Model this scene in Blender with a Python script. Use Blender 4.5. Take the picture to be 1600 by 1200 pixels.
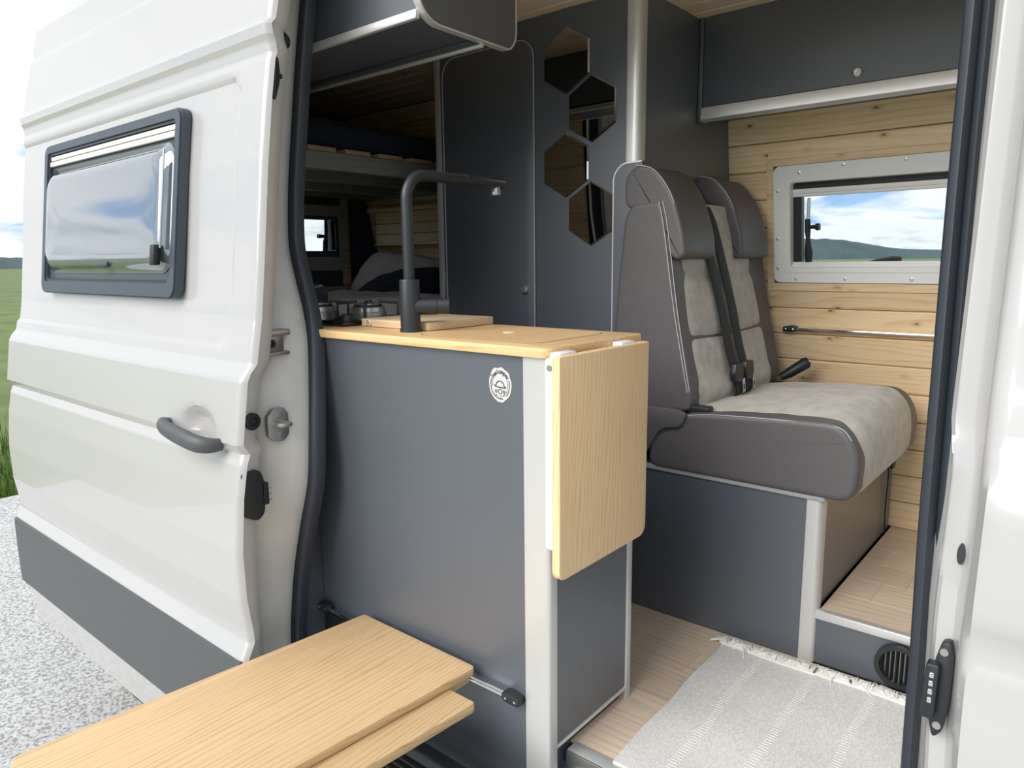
import bpy, bmesh, math, random
from mathutils import Vector, Matrix, noise as mnoise
random.seed(7)
for o in list(bpy.data.objects): bpy.data.objects.remove(o)
S = bpy.context.scene
COL = S.collection
# ------------------------------------------------------------------ camera
CAM = Vector((0.8396, -1.12, 1.0757))
yaw, pit, roll, FPX = math.radians(39.981), math.radians(9.6786), math.radians(-0.6512), 1128.03
F_ = Vector((-math.sin(yaw)*math.cos(pit), math.cos(yaw)*math.cos(pit), -math.sin(pit)))
R0 = Vector((math.cos(yaw), math.sin(yaw), 0)); U0 = R0.cross(F_)
R_ = math.cos(roll)*R0 + math.sin(roll)*U0; U_ = -math.sin(roll)*R0 + math.cos(roll)*U0
cd = bpy.data.cameras.new('camera'); cam = bpy.data.objects.new('camera', cd); COL.objects.link(cam)
cd.sensor_fit = 'HORIZONTAL'; cd.sensor_width = 36; cd.lens = 36*FPX/1600; cd.clip_start = .02; cd.clip_end = 3000
cam.matrix_world = Matrix(((R_.x, U_.x, -F_.x, CAM.x), (R_.y, U_.y, -F_.y, CAM.y), (R_.z, U_.z, -F_.z, CAM.z), (0, 0, 0, 1)))
S.camera = cam
S.view_settings.view_transform = 'Standard'; S.view_settings.look = 'None'
S.view_settings.gamma = 1; S.view_settings.use_curve_mapping = False
S.view_settings.exposure = 0.88
# ------------------------------------------------------------------ world: bright, mostly cloudy sky
W = bpy.data.worlds.new('sky'); S.world = W; W.use_nodes = True
nt = W.node_tree; nt.nodes.clear()
def N(nt, t, **k):
    n = nt.nodes.new(t)
    for a, b in k.items(): setattr(n, a, b)
    return n
wo = N(nt, 'ShaderNodeOutputWorld'); bg = N(nt, 'ShaderNodeBackground'); tc = N(nt, 'ShaderNodeTexCoord')
sep = N(nt, 'ShaderNodeSeparateXYZ'); nt.links.new(tc.outputs['Generated'], sep.inputs[0])
ad = N(nt, 'ShaderNodeMath', operation='ABSOLUTE'); nt.links.new(sep.outputs[2], ad.inputs[0])
a2 = N(nt, 'ShaderNodeMath', operation='ADD'); a2.inputs[1].default_value = .22; nt.links.new(ad.outputs[0], a2.inputs[0])
dv = N(nt, 'ShaderNodeVectorMath', operation='DIVIDE'); nt.links.new(tc.outputs['Generated'], dv.inputs[0])
cb = N(nt, 'ShaderNodeCombineXYZ')
for i in range(3): nt.links.new(a2.outputs[0], cb.inputs[i])
nt.links.new(cb.outputs[0], dv.inputs[1])
nz = N(nt, 'ShaderNodeTexNoise'); nz.inputs['Scale'].default_value = 1.5; nz.inputs['Detail'].default_value = 7; nz.inputs['Roughness'].default_value = .55; nz.inputs['Distortion'].default_value = .4
nt.links.new(dv.outputs[0], nz.inputs['Vector'])
rp = N(nt, 'ShaderNodeValToRGB'); cr = rp.color_ramp
cr.elements[0].position = .375; cr.elements[0].color = (.34, .53, .82, 1)
cr.elements[1].position = .66; cr.elements[1].color = (.60, .655, .72, 1)
e = cr.elements.new(.47); e.color = (.90, .93, .96, 1)
e = cr.elements.new(.58); e.color = (.84, .87, .90, 1)
nt.links.new(nz.outputs[0], rp.inputs[0]); nt.links.new(rp.outputs[0], bg.inputs[0]); bg.inputs[1].default_value = .69
nt.links.new(bg.outputs[0], wo.inputs[0])
# veiled sun behind the photographer
sd = bpy.data.lights.new('sun', 'SUN'); sun = bpy.data.objects.new('sun', sd); COL.objects.link(sun)
sd.energy = 1.95; sd.angle = math.radians(48); sd.color = (1, .97, .93)
sun.location = (-2, -7, 4); sun.rotation_euler = Vector((.22, 1.0, -.70)).to_track_quat('-Z', 'Y').to_euler()

# ------------------------------------------------------------------ material helpers
def mat(name, col, rough=.5, metal=0., spec=.5, coat=0., trans=0., ior=1.5, sheen=0.):
    m = bpy.data.materials.new(name); m.use_nodes = True
    b = m.node_tree.nodes['Principled BSDF']
    b.inputs['Base Color'].default_value = (*col, 1); b.inputs['Roughness'].default_value = rough
    b.inputs['Metallic'].default_value = metal; b.inputs['Specular IOR Level'].default_value = spec
    b.inputs['Coat Weight'].default_value = coat; b.inputs['Transmission Weight'].default_value = trans
    b.inputs['IOR'].default_value = ior; b.inputs['Sheen Weight'].default_value = sheen
    return m
def coords(nt, scale, rnd=True):
    t = N(nt, 'ShaderNodeTexCoord'); mp = N(nt, 'ShaderNodeMapping'); mp.inputs['Scale'].default_value = scale
    if rnd:
        oi = N(nt, 'ShaderNodeObjectInfo'); ml = N(nt, 'ShaderNodeMath', operation='MULTIPLY'); ml.inputs[1].default_value = 17.3
        nt.links.new(oi.outputs['Random'], ml.inputs[0]); av = N(nt, 'ShaderNodeVectorMath', operation='ADD')
        nt.links.new(t.outputs['Object'], av.inputs[0]); nt.links.new(ml.outputs[0], av.inputs[1])
        nt.links.new(av.outputs[0], mp.inputs[0])
    else: nt.links.new(t.outputs['Object'], mp.inputs[0])
    return mp
def mixc(nt, fac, a, b, blend='MIX'):
    m = N(nt, 'ShaderNodeMix', data_type='RGBA', blend_type=blend)
    for s, v in ((0, fac), (6, a), (7, b)):
        if isinstance(v, bpy.types.NodeSocket): nt.links.new(v, m.inputs[s])
        else: m.inputs[s].default_value = v if s == 0 else (*v, 1)
    return m.outputs[2]
def ramp(nt, src, stops):
    r = N(nt, 'ShaderNodeValToRGB'); c = r.color_ramp
    while len(c.elements) < len(stops): c.elements.new(.5)
    for e, (p, v) in zip(c.elements, stops):
        e.position = p; e.color = (*v, 1) if isinstance(v, tuple) else (v, v, v, 1)
    nt.links.new(src, r.inputs[0]); return r.outputs[0]
def bump(nt, src, strength, dist):
    b = N(nt, 'ShaderNodeBump'); b.inputs['Strength'].default_value = strength; b.inputs['Distance'].default_value = dist
    nt.links.new(src, b.inputs['Height']); nt.links.new(b.outputs[0], nt.nodes['Principled BSDF'].inputs['Normal'])
def wood(name, light, dark, axis, freq=60, knots=0., rough=.45, tint=.0, fine=1.):
    """axis: grain direction index; freq: growth-ring lines per metre across the grain"""
    m = mat(name, light, rough); nt = m.node_tree; b = nt.nodes['Principled BSDF']
    sc = [7.]*3; sc[axis] = .9
    mp = coords(nt, sc)
    n1 = N(nt, 'ShaderNodeTexNoise'); n1.inputs['Scale'].default_value = 1.; n1.inputs['Detail'].default_value = 2.5; n1.inputs['Roughness'].default_value = .4
    nt.links.new(mp.outputs[0], n1.inputs['Vector'])
    mu = N(nt, 'ShaderNodeMath', operation='MULTIPLY'); mu.inputs[1].default_value = freq*.16
    nt.links.new(n1.outputs[0], mu.inputs[0])
    one = coords(nt, (1, 1, 1)); dt = N(nt, 'ShaderNodeVectorMath', operation='DOT_PRODUCT'); dvv = [freq]*3; dvv[axis] = 0; dt.inputs[1].default_value = dvv
    nt.links.new(one.outputs[0], dt.inputs[0]); sm_ = N(nt, 'ShaderNodeMath', operation='ADD')
    nt.links.new(dt.outputs['Value'], sm_.inputs[0]); nt.links.new(mu.outputs[0], sm_.inputs[1])
    fr = N(nt, 'ShaderNodeMath', operation='FRACT'); nt.links.new(sm_.outputs[0], fr.inputs[0])
    line = ramp(nt, fr.outputs[0], [(0, 0.), (.5, .2), (.85, .85), (1., 0.)])
    sc2 = [freq*6]*3; sc2[axis] = freq*.12
    mp2 = coords(nt, sc2); n2 = N(nt, 'ShaderNodeTexNoise'); n2.inputs['Scale'].default_value = 1; n2.inputs['Detail'].default_value = 2
    nt.links.new(mp2.outputs[0], n2.inputs['Vector'])
    f2 = ramp(nt, n2.outputs[0], [(.3, 0.), (.75, 1.)])
    nv = N(nt, 'ShaderNodeTexNoise'); sv = [24.]*3; sv[axis] = 2.; mv = coords(nt, sv); nt.links.new(mv.outputs[0], nv.inputs['Vector']); nv.inputs['Detail'].default_value = 1
    lv_ = N(nt, 'ShaderNodeMath', operation='MULTIPLY'); nt.links.new(line, lv_.inputs[0]); nt.links.new(ramp(nt, nv.outputs[0], [(.3, .25), (.68, 1.)]), lv_.inputs[1])
    c = mixc(nt, lv_.outputs[0], light, dark)
    mid = tuple((l*.55+d*.45) for l, d in zip(light, dark))
    fm = N(nt, 'ShaderNodeMath', operation='MULTIPLY'); fm.inputs[1].default_value = .45*fine; nt.links.new(f2, fm.inputs[0])
    c = mixc(nt, fm.outputs[0], c, mid)
    if knots > 0:
        k = coords(nt, (9, 9, 9)); sk = [14]*3; sk[axis] = 7; k.inputs['Scale'].default_value = sk
        v = N(nt, 'ShaderNodeTexVoronoi'); v.inputs['Scale'].default_value = knots; nt.links.new(k.outputs[0], v.inputs['Vector'])
        kk = ramp(nt, v.outputs['Distance'], [(.0, 1.), (.045, .95), (.075, .35), (.16, .12), (.26, 0.)])
        c = mixc(nt, kk, c, (dark[0]*.32, dark[1]*.2, dark[2]*.12))
    oi = N(nt, 'ShaderNodeObjectInfo'); hv = N(nt, 'ShaderNodeHueSaturation'); nt.links.new(c, hv.inputs['Color'])
    mr = N(nt, 'ShaderNodeMapRange'); mr.inputs['To Min'].default_value = 1-tint; mr.inputs['To Max'].default_value = 1+tint*.6
    nt.links.new(oi.outputs['Random'], mr.inputs[0]); nt.links.new(mr.outputs[0], hv.inputs['Value'])
    nt.links.new(hv.outputs[0], b.inputs['Base Color'])
    bump(nt, line, .08, .0006)
    return m
def noisy(name, a, b_, scale, rough=.5, bumpd=0., detail=4, lo=.35, hi=.65, stretch=(1, 1, 1), **k):
    m = mat(name, a, rough, **k); nt = m.node_tree
    mp = coords(nt, stretch, False); n = N(nt, 'ShaderNodeTexNoise'); n.inputs['Scale'].default_value = scale; n.inputs['Detail'].default_value = detail
    nt.links.new(mp.outputs[0], n.inputs['Vector'])
    f = ramp(nt, n.outputs[0], [(lo, 0.), (hi, 1.)])
    nt.links.new(mixc(nt, f, a, b_), nt.nodes['Principled BSDF'].inputs['Base Color'])
    if bumpd: bump(nt, n.outputs[0], .5, bumpd)
    return m
M = {}
M['paint'] = mat('white_paint', (.44, .433, .424), .28, coat=.6)
M['jamb'] = noisy('jamb_paint', (.66, .64, .61), (.58, .56, .53), 6, .38)
M['jambdark'] = mat('panel_gap', (.10, .10, .10), .7)
M['strip'] = noisy('grey_side_plastic', (.072, .077, .08), (.082, .087, .09), 300, .5, .0002)
M['frame_dk'] = mat('window_frame_plastic', (.05, .062, .08), .42)
M['rubber'] = mat('black_rubber', (.026, .032, .042), .42)
M['black'] = mat('black_plastic', (.018, .02, .024), .42)
M['blackmetal'] = mat('black_metal', (.035, .038, .042), .38, metal=.35)
M['lam'] = noisy('anthracite_laminate', (.070, .081, .101), (.075, .086, .106), 500, .40, .00005, spec=1.)
M['lam'].node_tree.nodes['Principled BSDF'].inputs['Coat Weight'].default_value = .5
M['lam'].node_tree.nodes['Principled BSDF'].inputs['Coat Roughness'].default_value = .45
M['lamin'] = noisy('anthracite_laminate_edge', (.055, .062, .074), (.06, .067, .079), 500, .4)
M['alu'] = mat('aluminium', (.74, .74, .73), .34, metal=.55)
M['post'] = mat('satin_aluminium', (.62, .615, .60), .36, metal=.45)
M['chrome'] = mat('chrome', (.8, .8, .8), .12, metal=1)
M['trimgrey'] = mat('grey_edge_band', (.34, .35, .36), .45)
M['white'] = mat('white_plastic', (.8, .8, .79), .4)
M['winframe'] = mat('grey_white_plastic', (.86, .86, .85), .5)
M['pine'] = wood('pine_plank', (.95, .74, .47), (.74, .48, .24), 0, 55, knots=1.25, tint=.12)
M['pinez'] = wood('pine_plank_upright', (.93, .74, .47), (.80, .56, .30), 2, 42, tint=.1)
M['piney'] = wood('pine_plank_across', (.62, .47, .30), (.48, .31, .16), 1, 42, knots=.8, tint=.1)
M['table'] = wood('larch_table', (.68, .48, .26), (.46, .25, .095), 1, 68, rough=.4)
M['fold'] = wood('larch_leaf', (.88, .64, .37), (.62, .39, .17), 2, 95, rough=.42)
M['work'] = wood('larch_worktop', (.80, .55, .28), (.56, .31, .12), 0, 60, rough=.38)
M['board'] = wood('beech_board', (.72, .55, .36), (.60, .42, .24), 0, 50, rough=.5, fine=.6)
M['floor'] = wood('laminate_floor', (.74, .60, .46), (.52, .39, .275), 0, 42, rough=.42, tint=.1)
M['ceil'] = wood('ceiling_pine', (.74, .60, .43), (.58, .42, .26), 0, 40, knots=.6, tint=.08)
M['leather'] = noisy('grey_leatherette', (.092, .086, .090), (.102, .096, .10), 600, .47, .0004)
M['suede'] = noisy('taupe_suede', (.37, .34, .305), (.47, .435, .39), 28, .85, .0004, detail=6, sheen=.3)
M['stitch'] = mat('grey_thread', (.5, .5, .5), .8)
M['belt'] = noisy('belt_webbing', (.012, .016, .02), (.02, .025, .03), 900, .7)
M['mirror'] = mat('mirror_glass', (.55, .56, .58), .015, metal=1)
def glassmat():
    m = mat('window_glass', (1, 1, 1)); nt = m.node_tree; o = nt.nodes['Material Output']
    t = N(nt, 'ShaderNodeBsdfTransparent'); t.inputs[0].default_value = (.93, .96, .96, 1)
    g = N(nt, 'ShaderNodeBsdfGlossy'); g.inputs['Roughness'].default_value = .01
    f = N(nt, 'ShaderNodeFresnel'); f.inputs[0].default_value = 1.3
    x = N(nt, 'ShaderNodeMixShader'); nt.links.new(f.outputs[0], x.inputs[0]); nt.links.new(t.outputs[0], x.inputs[1]); nt.links.new(g.outputs[0], x.inputs[2]); nt.links.new(x.outputs[0], o.inputs[0])
    return m
M['glass'] = glassmat()
M['acryl'] = mat('tinted_acrylic', (.24, .27, .30), .035, metal=.55, coat=1.)
M['acryledge'] = mat('acrylic_edge', (.40, .46, .47), .12, metal=.3)
M['blind'] = mat('beige_blind_rail', (.68, .66, .60), .5)
M['rug'] = noisy('woven_cotton', (.62, .60, .565), (.76, .74, .71), 260, .95, .0015, stretch=(1, .45, 1), detail=3)
M['fringe'] = mat('cotton_fringe', (.80, .78, .73), .95)
M['linen'] = noisy('white_linen', (.62, .60, .58), (.70, .68, .66), 9, .9, .004)
M['navy'] = noisy('navy_fabric', (.012, .018, .04), (.018, .025, .05), 40, .9)
M['greywood'] = wood('grey_painted_wood', (.30, .30, .30), (.22, .21, .21), 1, 40)
M['slat'] = wood('slat_wood', (.52, .36, .26), (.38, .25, .17), 0, 40)
M['tyre'] = noisy('tyre_rubber', (.02, .02, .021), (.03, .03, .03), 30, .8)
M['hobglass'] = mat('black_hob_glass', (.006, .007, .009), .06, coat=.5)
M['concrete'] = noisy('washed_concrete', (.27, .265, .25), (.60, .59, .57), 85, .9, .006, detail=8, lo=.38, hi=.56)
M['grass'] = noisy('meadow_grass', (.09, .14, .03), (.155, .195, .06), .8, .95, detail=8)
M['blade'] = mat('grass_blade', (.085, .16, .02), .8)
M['hill'] = noisy('hazy_wooded_hill', (.045, .075, .085), (.065, .098, .10), .06, 1., detail=8)  # blue-green base colour has the aerial haze painted in
M['step'] = mat('ribbed_step_rubber', (.022, .022, .024), .55)
M['lock'] = mat('nickel', (.45, .45, .44), .3, metal=.8)
M['steel'] = mat('brushed_steel', (.5, .49, .47), .35, metal=.85)
M['plugrubber'] = mat('plug_rubber', (.012, .014, .018), .5)  # near-black rubber of the door edge and pillar plugs
M['stickerwhite'] = mat('sticker_white', (.55, .55, .54), .5)
M['ink'] = mat('sticker_ink', (.05, .05, .05), .6)

# ------------------------------------------------------------------ mesh helpers
class MB:
    def __init__(s, T=None): s.v = []; s.f = []; s.T = T
    def add(s, vs, fs):
        n = len(s.v); s.v += [Vector(v) for v in vs]; s.f += [tuple(i+n for i in f) for f in fs]; return s
    def bm(s, b):
        b.verts.index_update(); s.add([v.co.copy() for v in b.verts], [[v.index for v in f.verts] for f in b.faces]); b.free(); return s
    def box(s, x0, x1, y0, y1, z0, z1, r=0., seg=2):
        b = bmesh.new(); bmesh.ops.create_cube(b, size=1)
        for v in b.verts: v.co = Vector(((x0+x1)/2+v.co.x*(x1-x0), (y0+y1)/2+v.co.y*(y1-y0), (z0+z1)/2+v.co.z*(z1-z0)))
        if r: bmesh.ops.bevel(b, geom=b.edges[:], offset=r, segments=seg, affect='EDGES', profile=.5)
        return s.bm(b)
    def prism(s, poly, ax, a, b_, r=0., seg=2):
        """poly: 2D points in the two other axes (cyclic order), extruded along ax from a to b_"""
        def P(p, t):
            q = [0, 0, 0]; o = [i for i in range(3) if i != ax]; q[ax] = t; q[o[0]] = p[0]; q[o[1]] = p[1]; return q
        b = bmesh.new(); lo = [b.verts.new(P(p, a)) for p in poly]; hi = [b.verts.new(P(p, b_)) for p in poly]; n = len(poly)
        b.faces.new(lo); b.faces.new(hi)
        for i in range(n): b.faces.new((lo[i], lo[(i+1) % n], hi[(i+1) % n], hi[i]))
        bmesh.ops.recalc_face_normals(b, faces=b.faces[:])
        if r:
            b.faces.ensure_lookup_table(); ed = set(b.faces[0].edges[:]) | set(b.faces[1].edges[:])
            bmesh.ops.bevel(b, geom=list(ed), offset=r, segments=seg, affect='EDGES', profile=.5)
        return s.bm(b)
    def tube(s, path, r, n=10, cap=True, closed=False):
        P = [Vector(p) for p in path]; L = len(P); vs = []; fs = []
        up = None
        for i in range(L):
            a = P[i-1] if (i > 0 or closed) else P[i]; c = P[(i+1) % L] if (i < L-1 or closed) else P[i]
            t = (c-a).normalized()
            if up is None: up = t.orthogonal().normalized()
            up = (up-t*up.dot(t)).normalized(); w = t.cross(up); rr = r[i] if isinstance(r, (list, tuple)) else r
            for k in range(n):
                g = 2*math.pi*k/n; vs.append(P[i]+(up*math.cos(g)+w*math.sin(g))*rr)
        for i in range(L if closed else L-1):
            for k in range(n):
                j = (i+1) % L; fs.append((i*n+k, i*n+(k+1) % n, j*n+(k+1) % n, j*n+k))
        if cap and not closed: fs += [tuple(range(n))[::-1], tuple((L-1)*n+k for k in range(n))]
        return s.add(vs, fs)
    def lathe(s, prof, c, ax=2, n=28):
        """prof: (radius, height) list, revolved about an axis through c"""
        vs = []; fs = []; o = [(ax+1) % 3, (ax+2) % 3]
        for (r, h) in prof:
            for k in range(n):
                g = 2*math.pi*k/n; q = [c[0], c[1], c[2]]; q[ax] += h; q[o[0]] += r*math.cos(g); q[o[1]] += r*math.sin(g); vs.append(q)
        for i in range(len(prof)-1):
            for k in range(n): fs.append((i*n+k, i*n+(k+1) % n, (i+1)*n+(k+1) % n, (i+1)*n+k))
        fs += [tuple(range(n))[::-1], tuple((len(prof)-1)*n+k for k in range(n))]
        return s.add(vs, fs)
    def grid(s, fn, nu, nv):
        vs = [fn(i/nu, j/nv) for i in range(nu+1) for j in range(nv+1)]
        fs = [(i*(nv+1)+j, (i+1)*(nv+1)+j, (i+1)*(nv+1)+j+1, i*(nv+1)+j+1) for i in range(nu) for j in range(nv)]
        return s.add(vs, fs)
    def ring(s, outer, inner, ax, a, b_):
        """frame between two equal-length closed 2D outlines, extruded along ax"""
        def P(p, t):
            q = [0, 0, 0]; o = [i for i in range(3) if i != ax]; q[ax] = t; q[o[0]] = p[0]; q[o[1]] = p[1]; return q
        n = len(outer); vs = [P(p, a) for p in outer]+[P(p, a) for p in inner]+[P(p, b_) for p in outer]+[P(p, b_) for p in inner]; fs = []
        for i in range(n):
            j = (i+1) % n
            fs += [(i, j, n+j, n+i), (2*n+i, 3*n+i, 3*n+j, 2*n+j), (i, 2*n+i, 2*n+j, j), (n+i, n+j, 3*n+j, 3*n+i)]
        return s.add(vs, fs)
def rrect(x0, x1, y0, y1, r, n=5):
    P = []
    for cx, cy, a0 in ((x1-r, y1-r, 0), (x0+r, y1-r, 90), (x0+r, y0+r, 180), (x1-r, y0+r, 270)):
        for k in range(n+1):
            g = math.radians(a0+90*k/n); P.append((cx+r*math.cos(g), cy+r*math.sin(g)))
    return P
def corners(pts, radii, n=5):
    """polygon with its corners rounded by the given radii"""
    out = []; L = len(pts)
    for i in range(L):
        p = Vector(pts[i]); r = radii[i] if isinstance(radii, (list, tuple)) else radii
        a = (Vector(pts[i-1])-p); c = (Vector(pts[(i+1) % L])-p); r = min(r, a.length*.49, c.length*.49)
        if r <= 0: out.append(tuple(p)); continue
        A = p+a.normalized()*r; B = p+c.normalized()*r
        for k in range(n+1):
            t = k/n; out.append(tuple(A*(1-t)**2+p*2*t*(1-t)+B*t*t))
    return out
WL = {}
def obj(name, mb, m, parent=None, smooth=35, label=None, cat=None, group=None, kind=None):
    vs = [mb.T(v) for v in mb.v] if mb.T else mb.v
    lo = Vector((min(v[i] for v in vs) for i in range(3))); hi = Vector((max(v[i] for v in vs) for i in range(3)))
    c = Vector(((lo.x+hi.x)/2, (lo.y+hi.y)/2, lo.z if parent is None else (lo.z+hi.z)/2))
    me = bpy.data.meshes.new(name); me.from_pydata([tuple(Vector(v)-c) for v in vs], [], mb.f); me.update()
    b = bmesh.new(); b.from_mesh(me); bmesh.ops.recalc_face_normals(b, faces=b.faces[:]); b.to_mesh(me); b.free()
    if smooth:
        me.polygons.foreach_set('use_smooth', [True]*len(me.polygons)); me.set_sharp_from_angle(angle=math.radians(smooth))
    me.materials.append(M[m] if isinstance(m, str) else m)
    o = bpy.data.objects.new(name, me); COL.objects.link(o); WL[o.name] = c
    if parent: o.parent = parent; o.location = c-WL[parent.name]
    else: o.location = c
    return tag(o, label, cat, group, kind)
def tag(o, label=None, cat=None, group=None, kind=None):
    for k, v in (('label', label), ('category', cat), ('group', group), ('kind', kind)):
        if v: o[k] = v
    return o
def thing(name, loc, label, cat, group=None, kind=None):
    o = bpy.data.objects.new(name, None); COL.objects.link(o); o.location = loc; o.empty_display_size = .05
    WL[o.name] = Vector(loc); return tag(o, label, cat, group, kind)
def lerp(T, z):
    if z <= T[0][0]: return T[0][1]
    for (a, b), (c, d) in zip(T, T[1:]):
        if z <= c: return b+(d-b)*(z-a)/(c-a)
    return T[-1][1]
def sm(t): t = max(0, min(1, t)); return t*t*(3-2*t)
def catmull(P, n=6):
    P = [Vector(p) for p in P]; out = []
    for i in range(len(P)-1):
        p0 = P[max(i-1, 0)]; p1 = P[i]; p2 = P[i+1]; p3 = P[min(i+2, len(P)-1)]
        for k in range(n):
            t = k/n; out.append(.5*((2*p1)+(p2-p0)*t+(2*p0-5*p1+4*p2-p3)*t*t+(3*p1-p0-3*p2+p3)*t**3))
    out.append(P[-1]); return out
# body profiles: y as a function of z
DP = [(-.32, -.262), (-.18, -.28), (-.153, -.297), (.11, -.297), (.15, -.277), (.18, -.278), (.267, -.289), (.39, -.290), (.52, -.277), (.60, -.262), (.625, -.252), (.65, -.268), (.80, -.245), (.818, -.236), (.84, -.217), (.944, -.197), (1.1, -.177), (1.313, -.152), (1.458, -.131), (1.545, -.116), (1.56, -.110), (1.585, -.112), (1.60, -.118), (1.622, -.120), (1.636, -.108), (1.82, -.064), (1.845, -.054), (1.88, -.047), (1.95, -.03), (1.965, -.015)]
YS = [(-.3, -.085), (.3, -.085), (.62, -.06), (.85, -.02), (1.1, .02), (1.3, .045), (1.5, .07), (1.67, .09), (1.9, .12)]
YW = [(0, 1.57), (.65, 1.57), (.95, 1.50), (1.10, 1.475), (1.45, 1.42), (1.83, 1.38), (2.0, 1.36)]
XRS = -2.35      # inside of the rear doors
CEIL = 1.826
# ------------------------------------------------------------------ outdoors
GZ = -.68
g = MB()
g.box(-5.6, -1.05, -7, -.9, GZ-.1, GZ); g.box(-5.6, -1.05, -.892, 6.0, GZ-.1, GZ); g.box(-1.042, 7, -7, -.9, GZ-.1, GZ); g.box(-1.042, 7, -.892, 6.0, GZ-.1, GZ)
obj('ground', g, 'concrete', smooth=0, label='pale washed concrete yard with fine joints beside the van', kind='structure')
def field(u, v):
    a = 2*math.pi*u; r = 3.0*(560/3.0)**v
    x, y = r*math.cos(a), r*math.sin(a)
    h = GZ-.13+sm((r-8)/60)*.4
    return (x, y, h+.06*mnoise.noise(Vector((x*.25, y*.25, 0))))
obj('meadow', MB().grid(field, 96, 40), 'grass', label='green meadow stretching to the hills', kind='structure')
def hills(u, v):
    a = 2*math.pi*u; R = 520+60*v
    d = math.degrees(a)                       # 90 = straight across the van
    def lump(c, w, h): return h*math.exp(-((((d-c+180) % 360)-180)/w)**2)
    top = 2.6+lump(108, 5.5, 12)+lump(96, 5, 2)+lump(124, 9, 7)+lump(60, 22, 7)+lump(174, 14, 7)+lump(265, 50, 5)
    top += .7*mnoise.noise(Vector((d*.35, 1.5, 0)))+.8*mnoise.noise(Vector((d*1.7, 4., 0)))+.5*mnoise.noise(Vector((d*6., 9., 0)))
    return (R*math.cos(a), R*math.sin(a), -6+(top+6)*math.sin(v*math.pi*.5) if v <= 1 else 0)
obj('distant_hills', MB().grid(hills, 1080, 6), 'hill', smooth=60, label='low wooded hills along the horizon', kind='structure')
gb = MB()
for i in range(7000):
    x = -5.62-abs(random.gauss(0, 1.3)); y = random.uniform(-.9, 2.6)
    bald = mnoise.noise(Vector((x*.9, y*.9, 3)))
    if bald > .22: continue
    h = random.uniform(.05, .16)*(1.9 if x < -7.2 else 1); a = random.uniform(0, 6.28); w = .006
    bx, by = random.gauss(0, .03), random.gauss(0, .03)
    gb.add([(x-w*math.cos(a), y-w*math.sin(a), GZ-.1), (x+w*math.cos(a), y+w*math.sin(a), GZ-.1), (x+bx, y+by, GZ-.05+h)], [(0, 1, 2)])
obj('grass_verge', gb, 'blade', smooth=0, label='tufts of green grass along the concrete edge', cat='grass', kind='stuff')
# ------------------------------------------------------------------ van body
van = thing('van_body', (-.8, 0, -.25), 'white van body side with the sliding door aperture and its two pillars', 'van')
SEALI = [(-.790, -.03), (-.790, .054), (-.779, .133), (-.755, .251), (-.723, .383), (-.691, .509), (-.687, .61), (-.710, .77), (-.732, .882), (-.765, .963), (-.810, 1.044), (-.848, 1.128), (-.862, 1.263), (-.861, 1.428), (-.856, 1.591), (-.846, 1.75), (-.840, 1.80)]
def xs_in(z): return lerp([(b, a) for a, b in SEALI], z)
def wout(z): return lerp(DP, z)+.085
# rear pillar with its jamb facing the opening
zs = [-.30+i*.0225 for i in range(100)]
sec = [(-.045, .03), (-.045, .0), (-.046, -.010), (-.055, -.028), (-.058, -.045), (-.066, -.07), (-.076, -.085), (-.100, None), (-.125, None)]
def jamb_pt(z, k):
    dx, dy = sec[k]; xi = xs_in(z); ys = lerp(YS, z)
    if k < 5: return Vector((xi+dx, ys+dy, z))
    xb = -.79 if z > .3 else -.79-.04*sm((.3-z)/.25)
    t = (k-4)/4; s = [.25, .55, .9, 1.][k-5]
    x4 = xi-.058; y4 = ys-.045
    return Vector((x4+(min(xb, x4-.02)-.02-x4)*t, y4+(min(wout(z), y4-.02)-y4)*s, z))
jm = MB(); nz_, ns = len(zs)-1, len(sec)-1
jm.grid(lambda u, v: jamb_pt(zs[round(u*nz_)], round(v*ns)), nz_, ns)
obj('rear_pillar', jm, 'jamb', van, 50, label='white painted door jamb beside the rubber seal')
sk = MB()
def skin(u, v):
    z = zs[round(v*nz_)]; p = jamb_pt(z, ns)
    return Vector((p.x+(-2.42-p.x)*u, p.y+(wout(z)+.03-p.y)*sm(u*8), z))
sk.grid(skin, 24, nz_)
obj('side_panel', sk, 'paint', van, 40)
# front (B) pillar: stepped section following the body curve, then outer skin
secB = [(.668, .03), (.676, .0), (.690, -.014), (.6965, -.040), (.700, -.046), (.719, -.050), (.727, -.056), (.732, -.092), (.737, -.103), (.745, -.110), (.758, -.113), (.80, -.113), (1.0, -.113), (1.3, -.10), (1.6, -.09)]
def bp(z, k):
    x, d = secB[k]; ys = lerp(YS, z)
    x += .018*sm((.62-z)/.5)*(1 if k < 9 else .6)
    if 3 <= k <= 7:                                   # bead that bends at mid height, and the plug recess below
        x += -.008*sm((z-.80)/.08) if k < 6 else 0
        d += .0
        if k in (4, 5): d += .014*sm((z-.82)/.04)+.010*sm((.70-z)/.04)
    if k >= 9:
        o = wout(z)+(.0 if k < 13 else .02*(k-12)); w = {9: .75, 10: .95}.get(k, 1.)
        return Vector((x, (ys+d)*(1-w)+o*w, z))
    t = d/.113
    return Vector((x, ys+t*0+d, z))
bm_ = MB(); nb = len(secB)-1
bm_.grid(lambda u, v: bp(zs[round(u*nz_)], round(v*nb)), nz_, nb)
bm_.f = [f for f in bm_.f if not (min(bm_.v[i].x for i in f) > .95 and min(bm_.v[i].z for i in f) > .93 and max(bm_.v[i].z for i in f) < 1.6)]
obj('front_pillar', bm_, 'paint', van, 50, label='white front door pillar with stepped edge')
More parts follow.
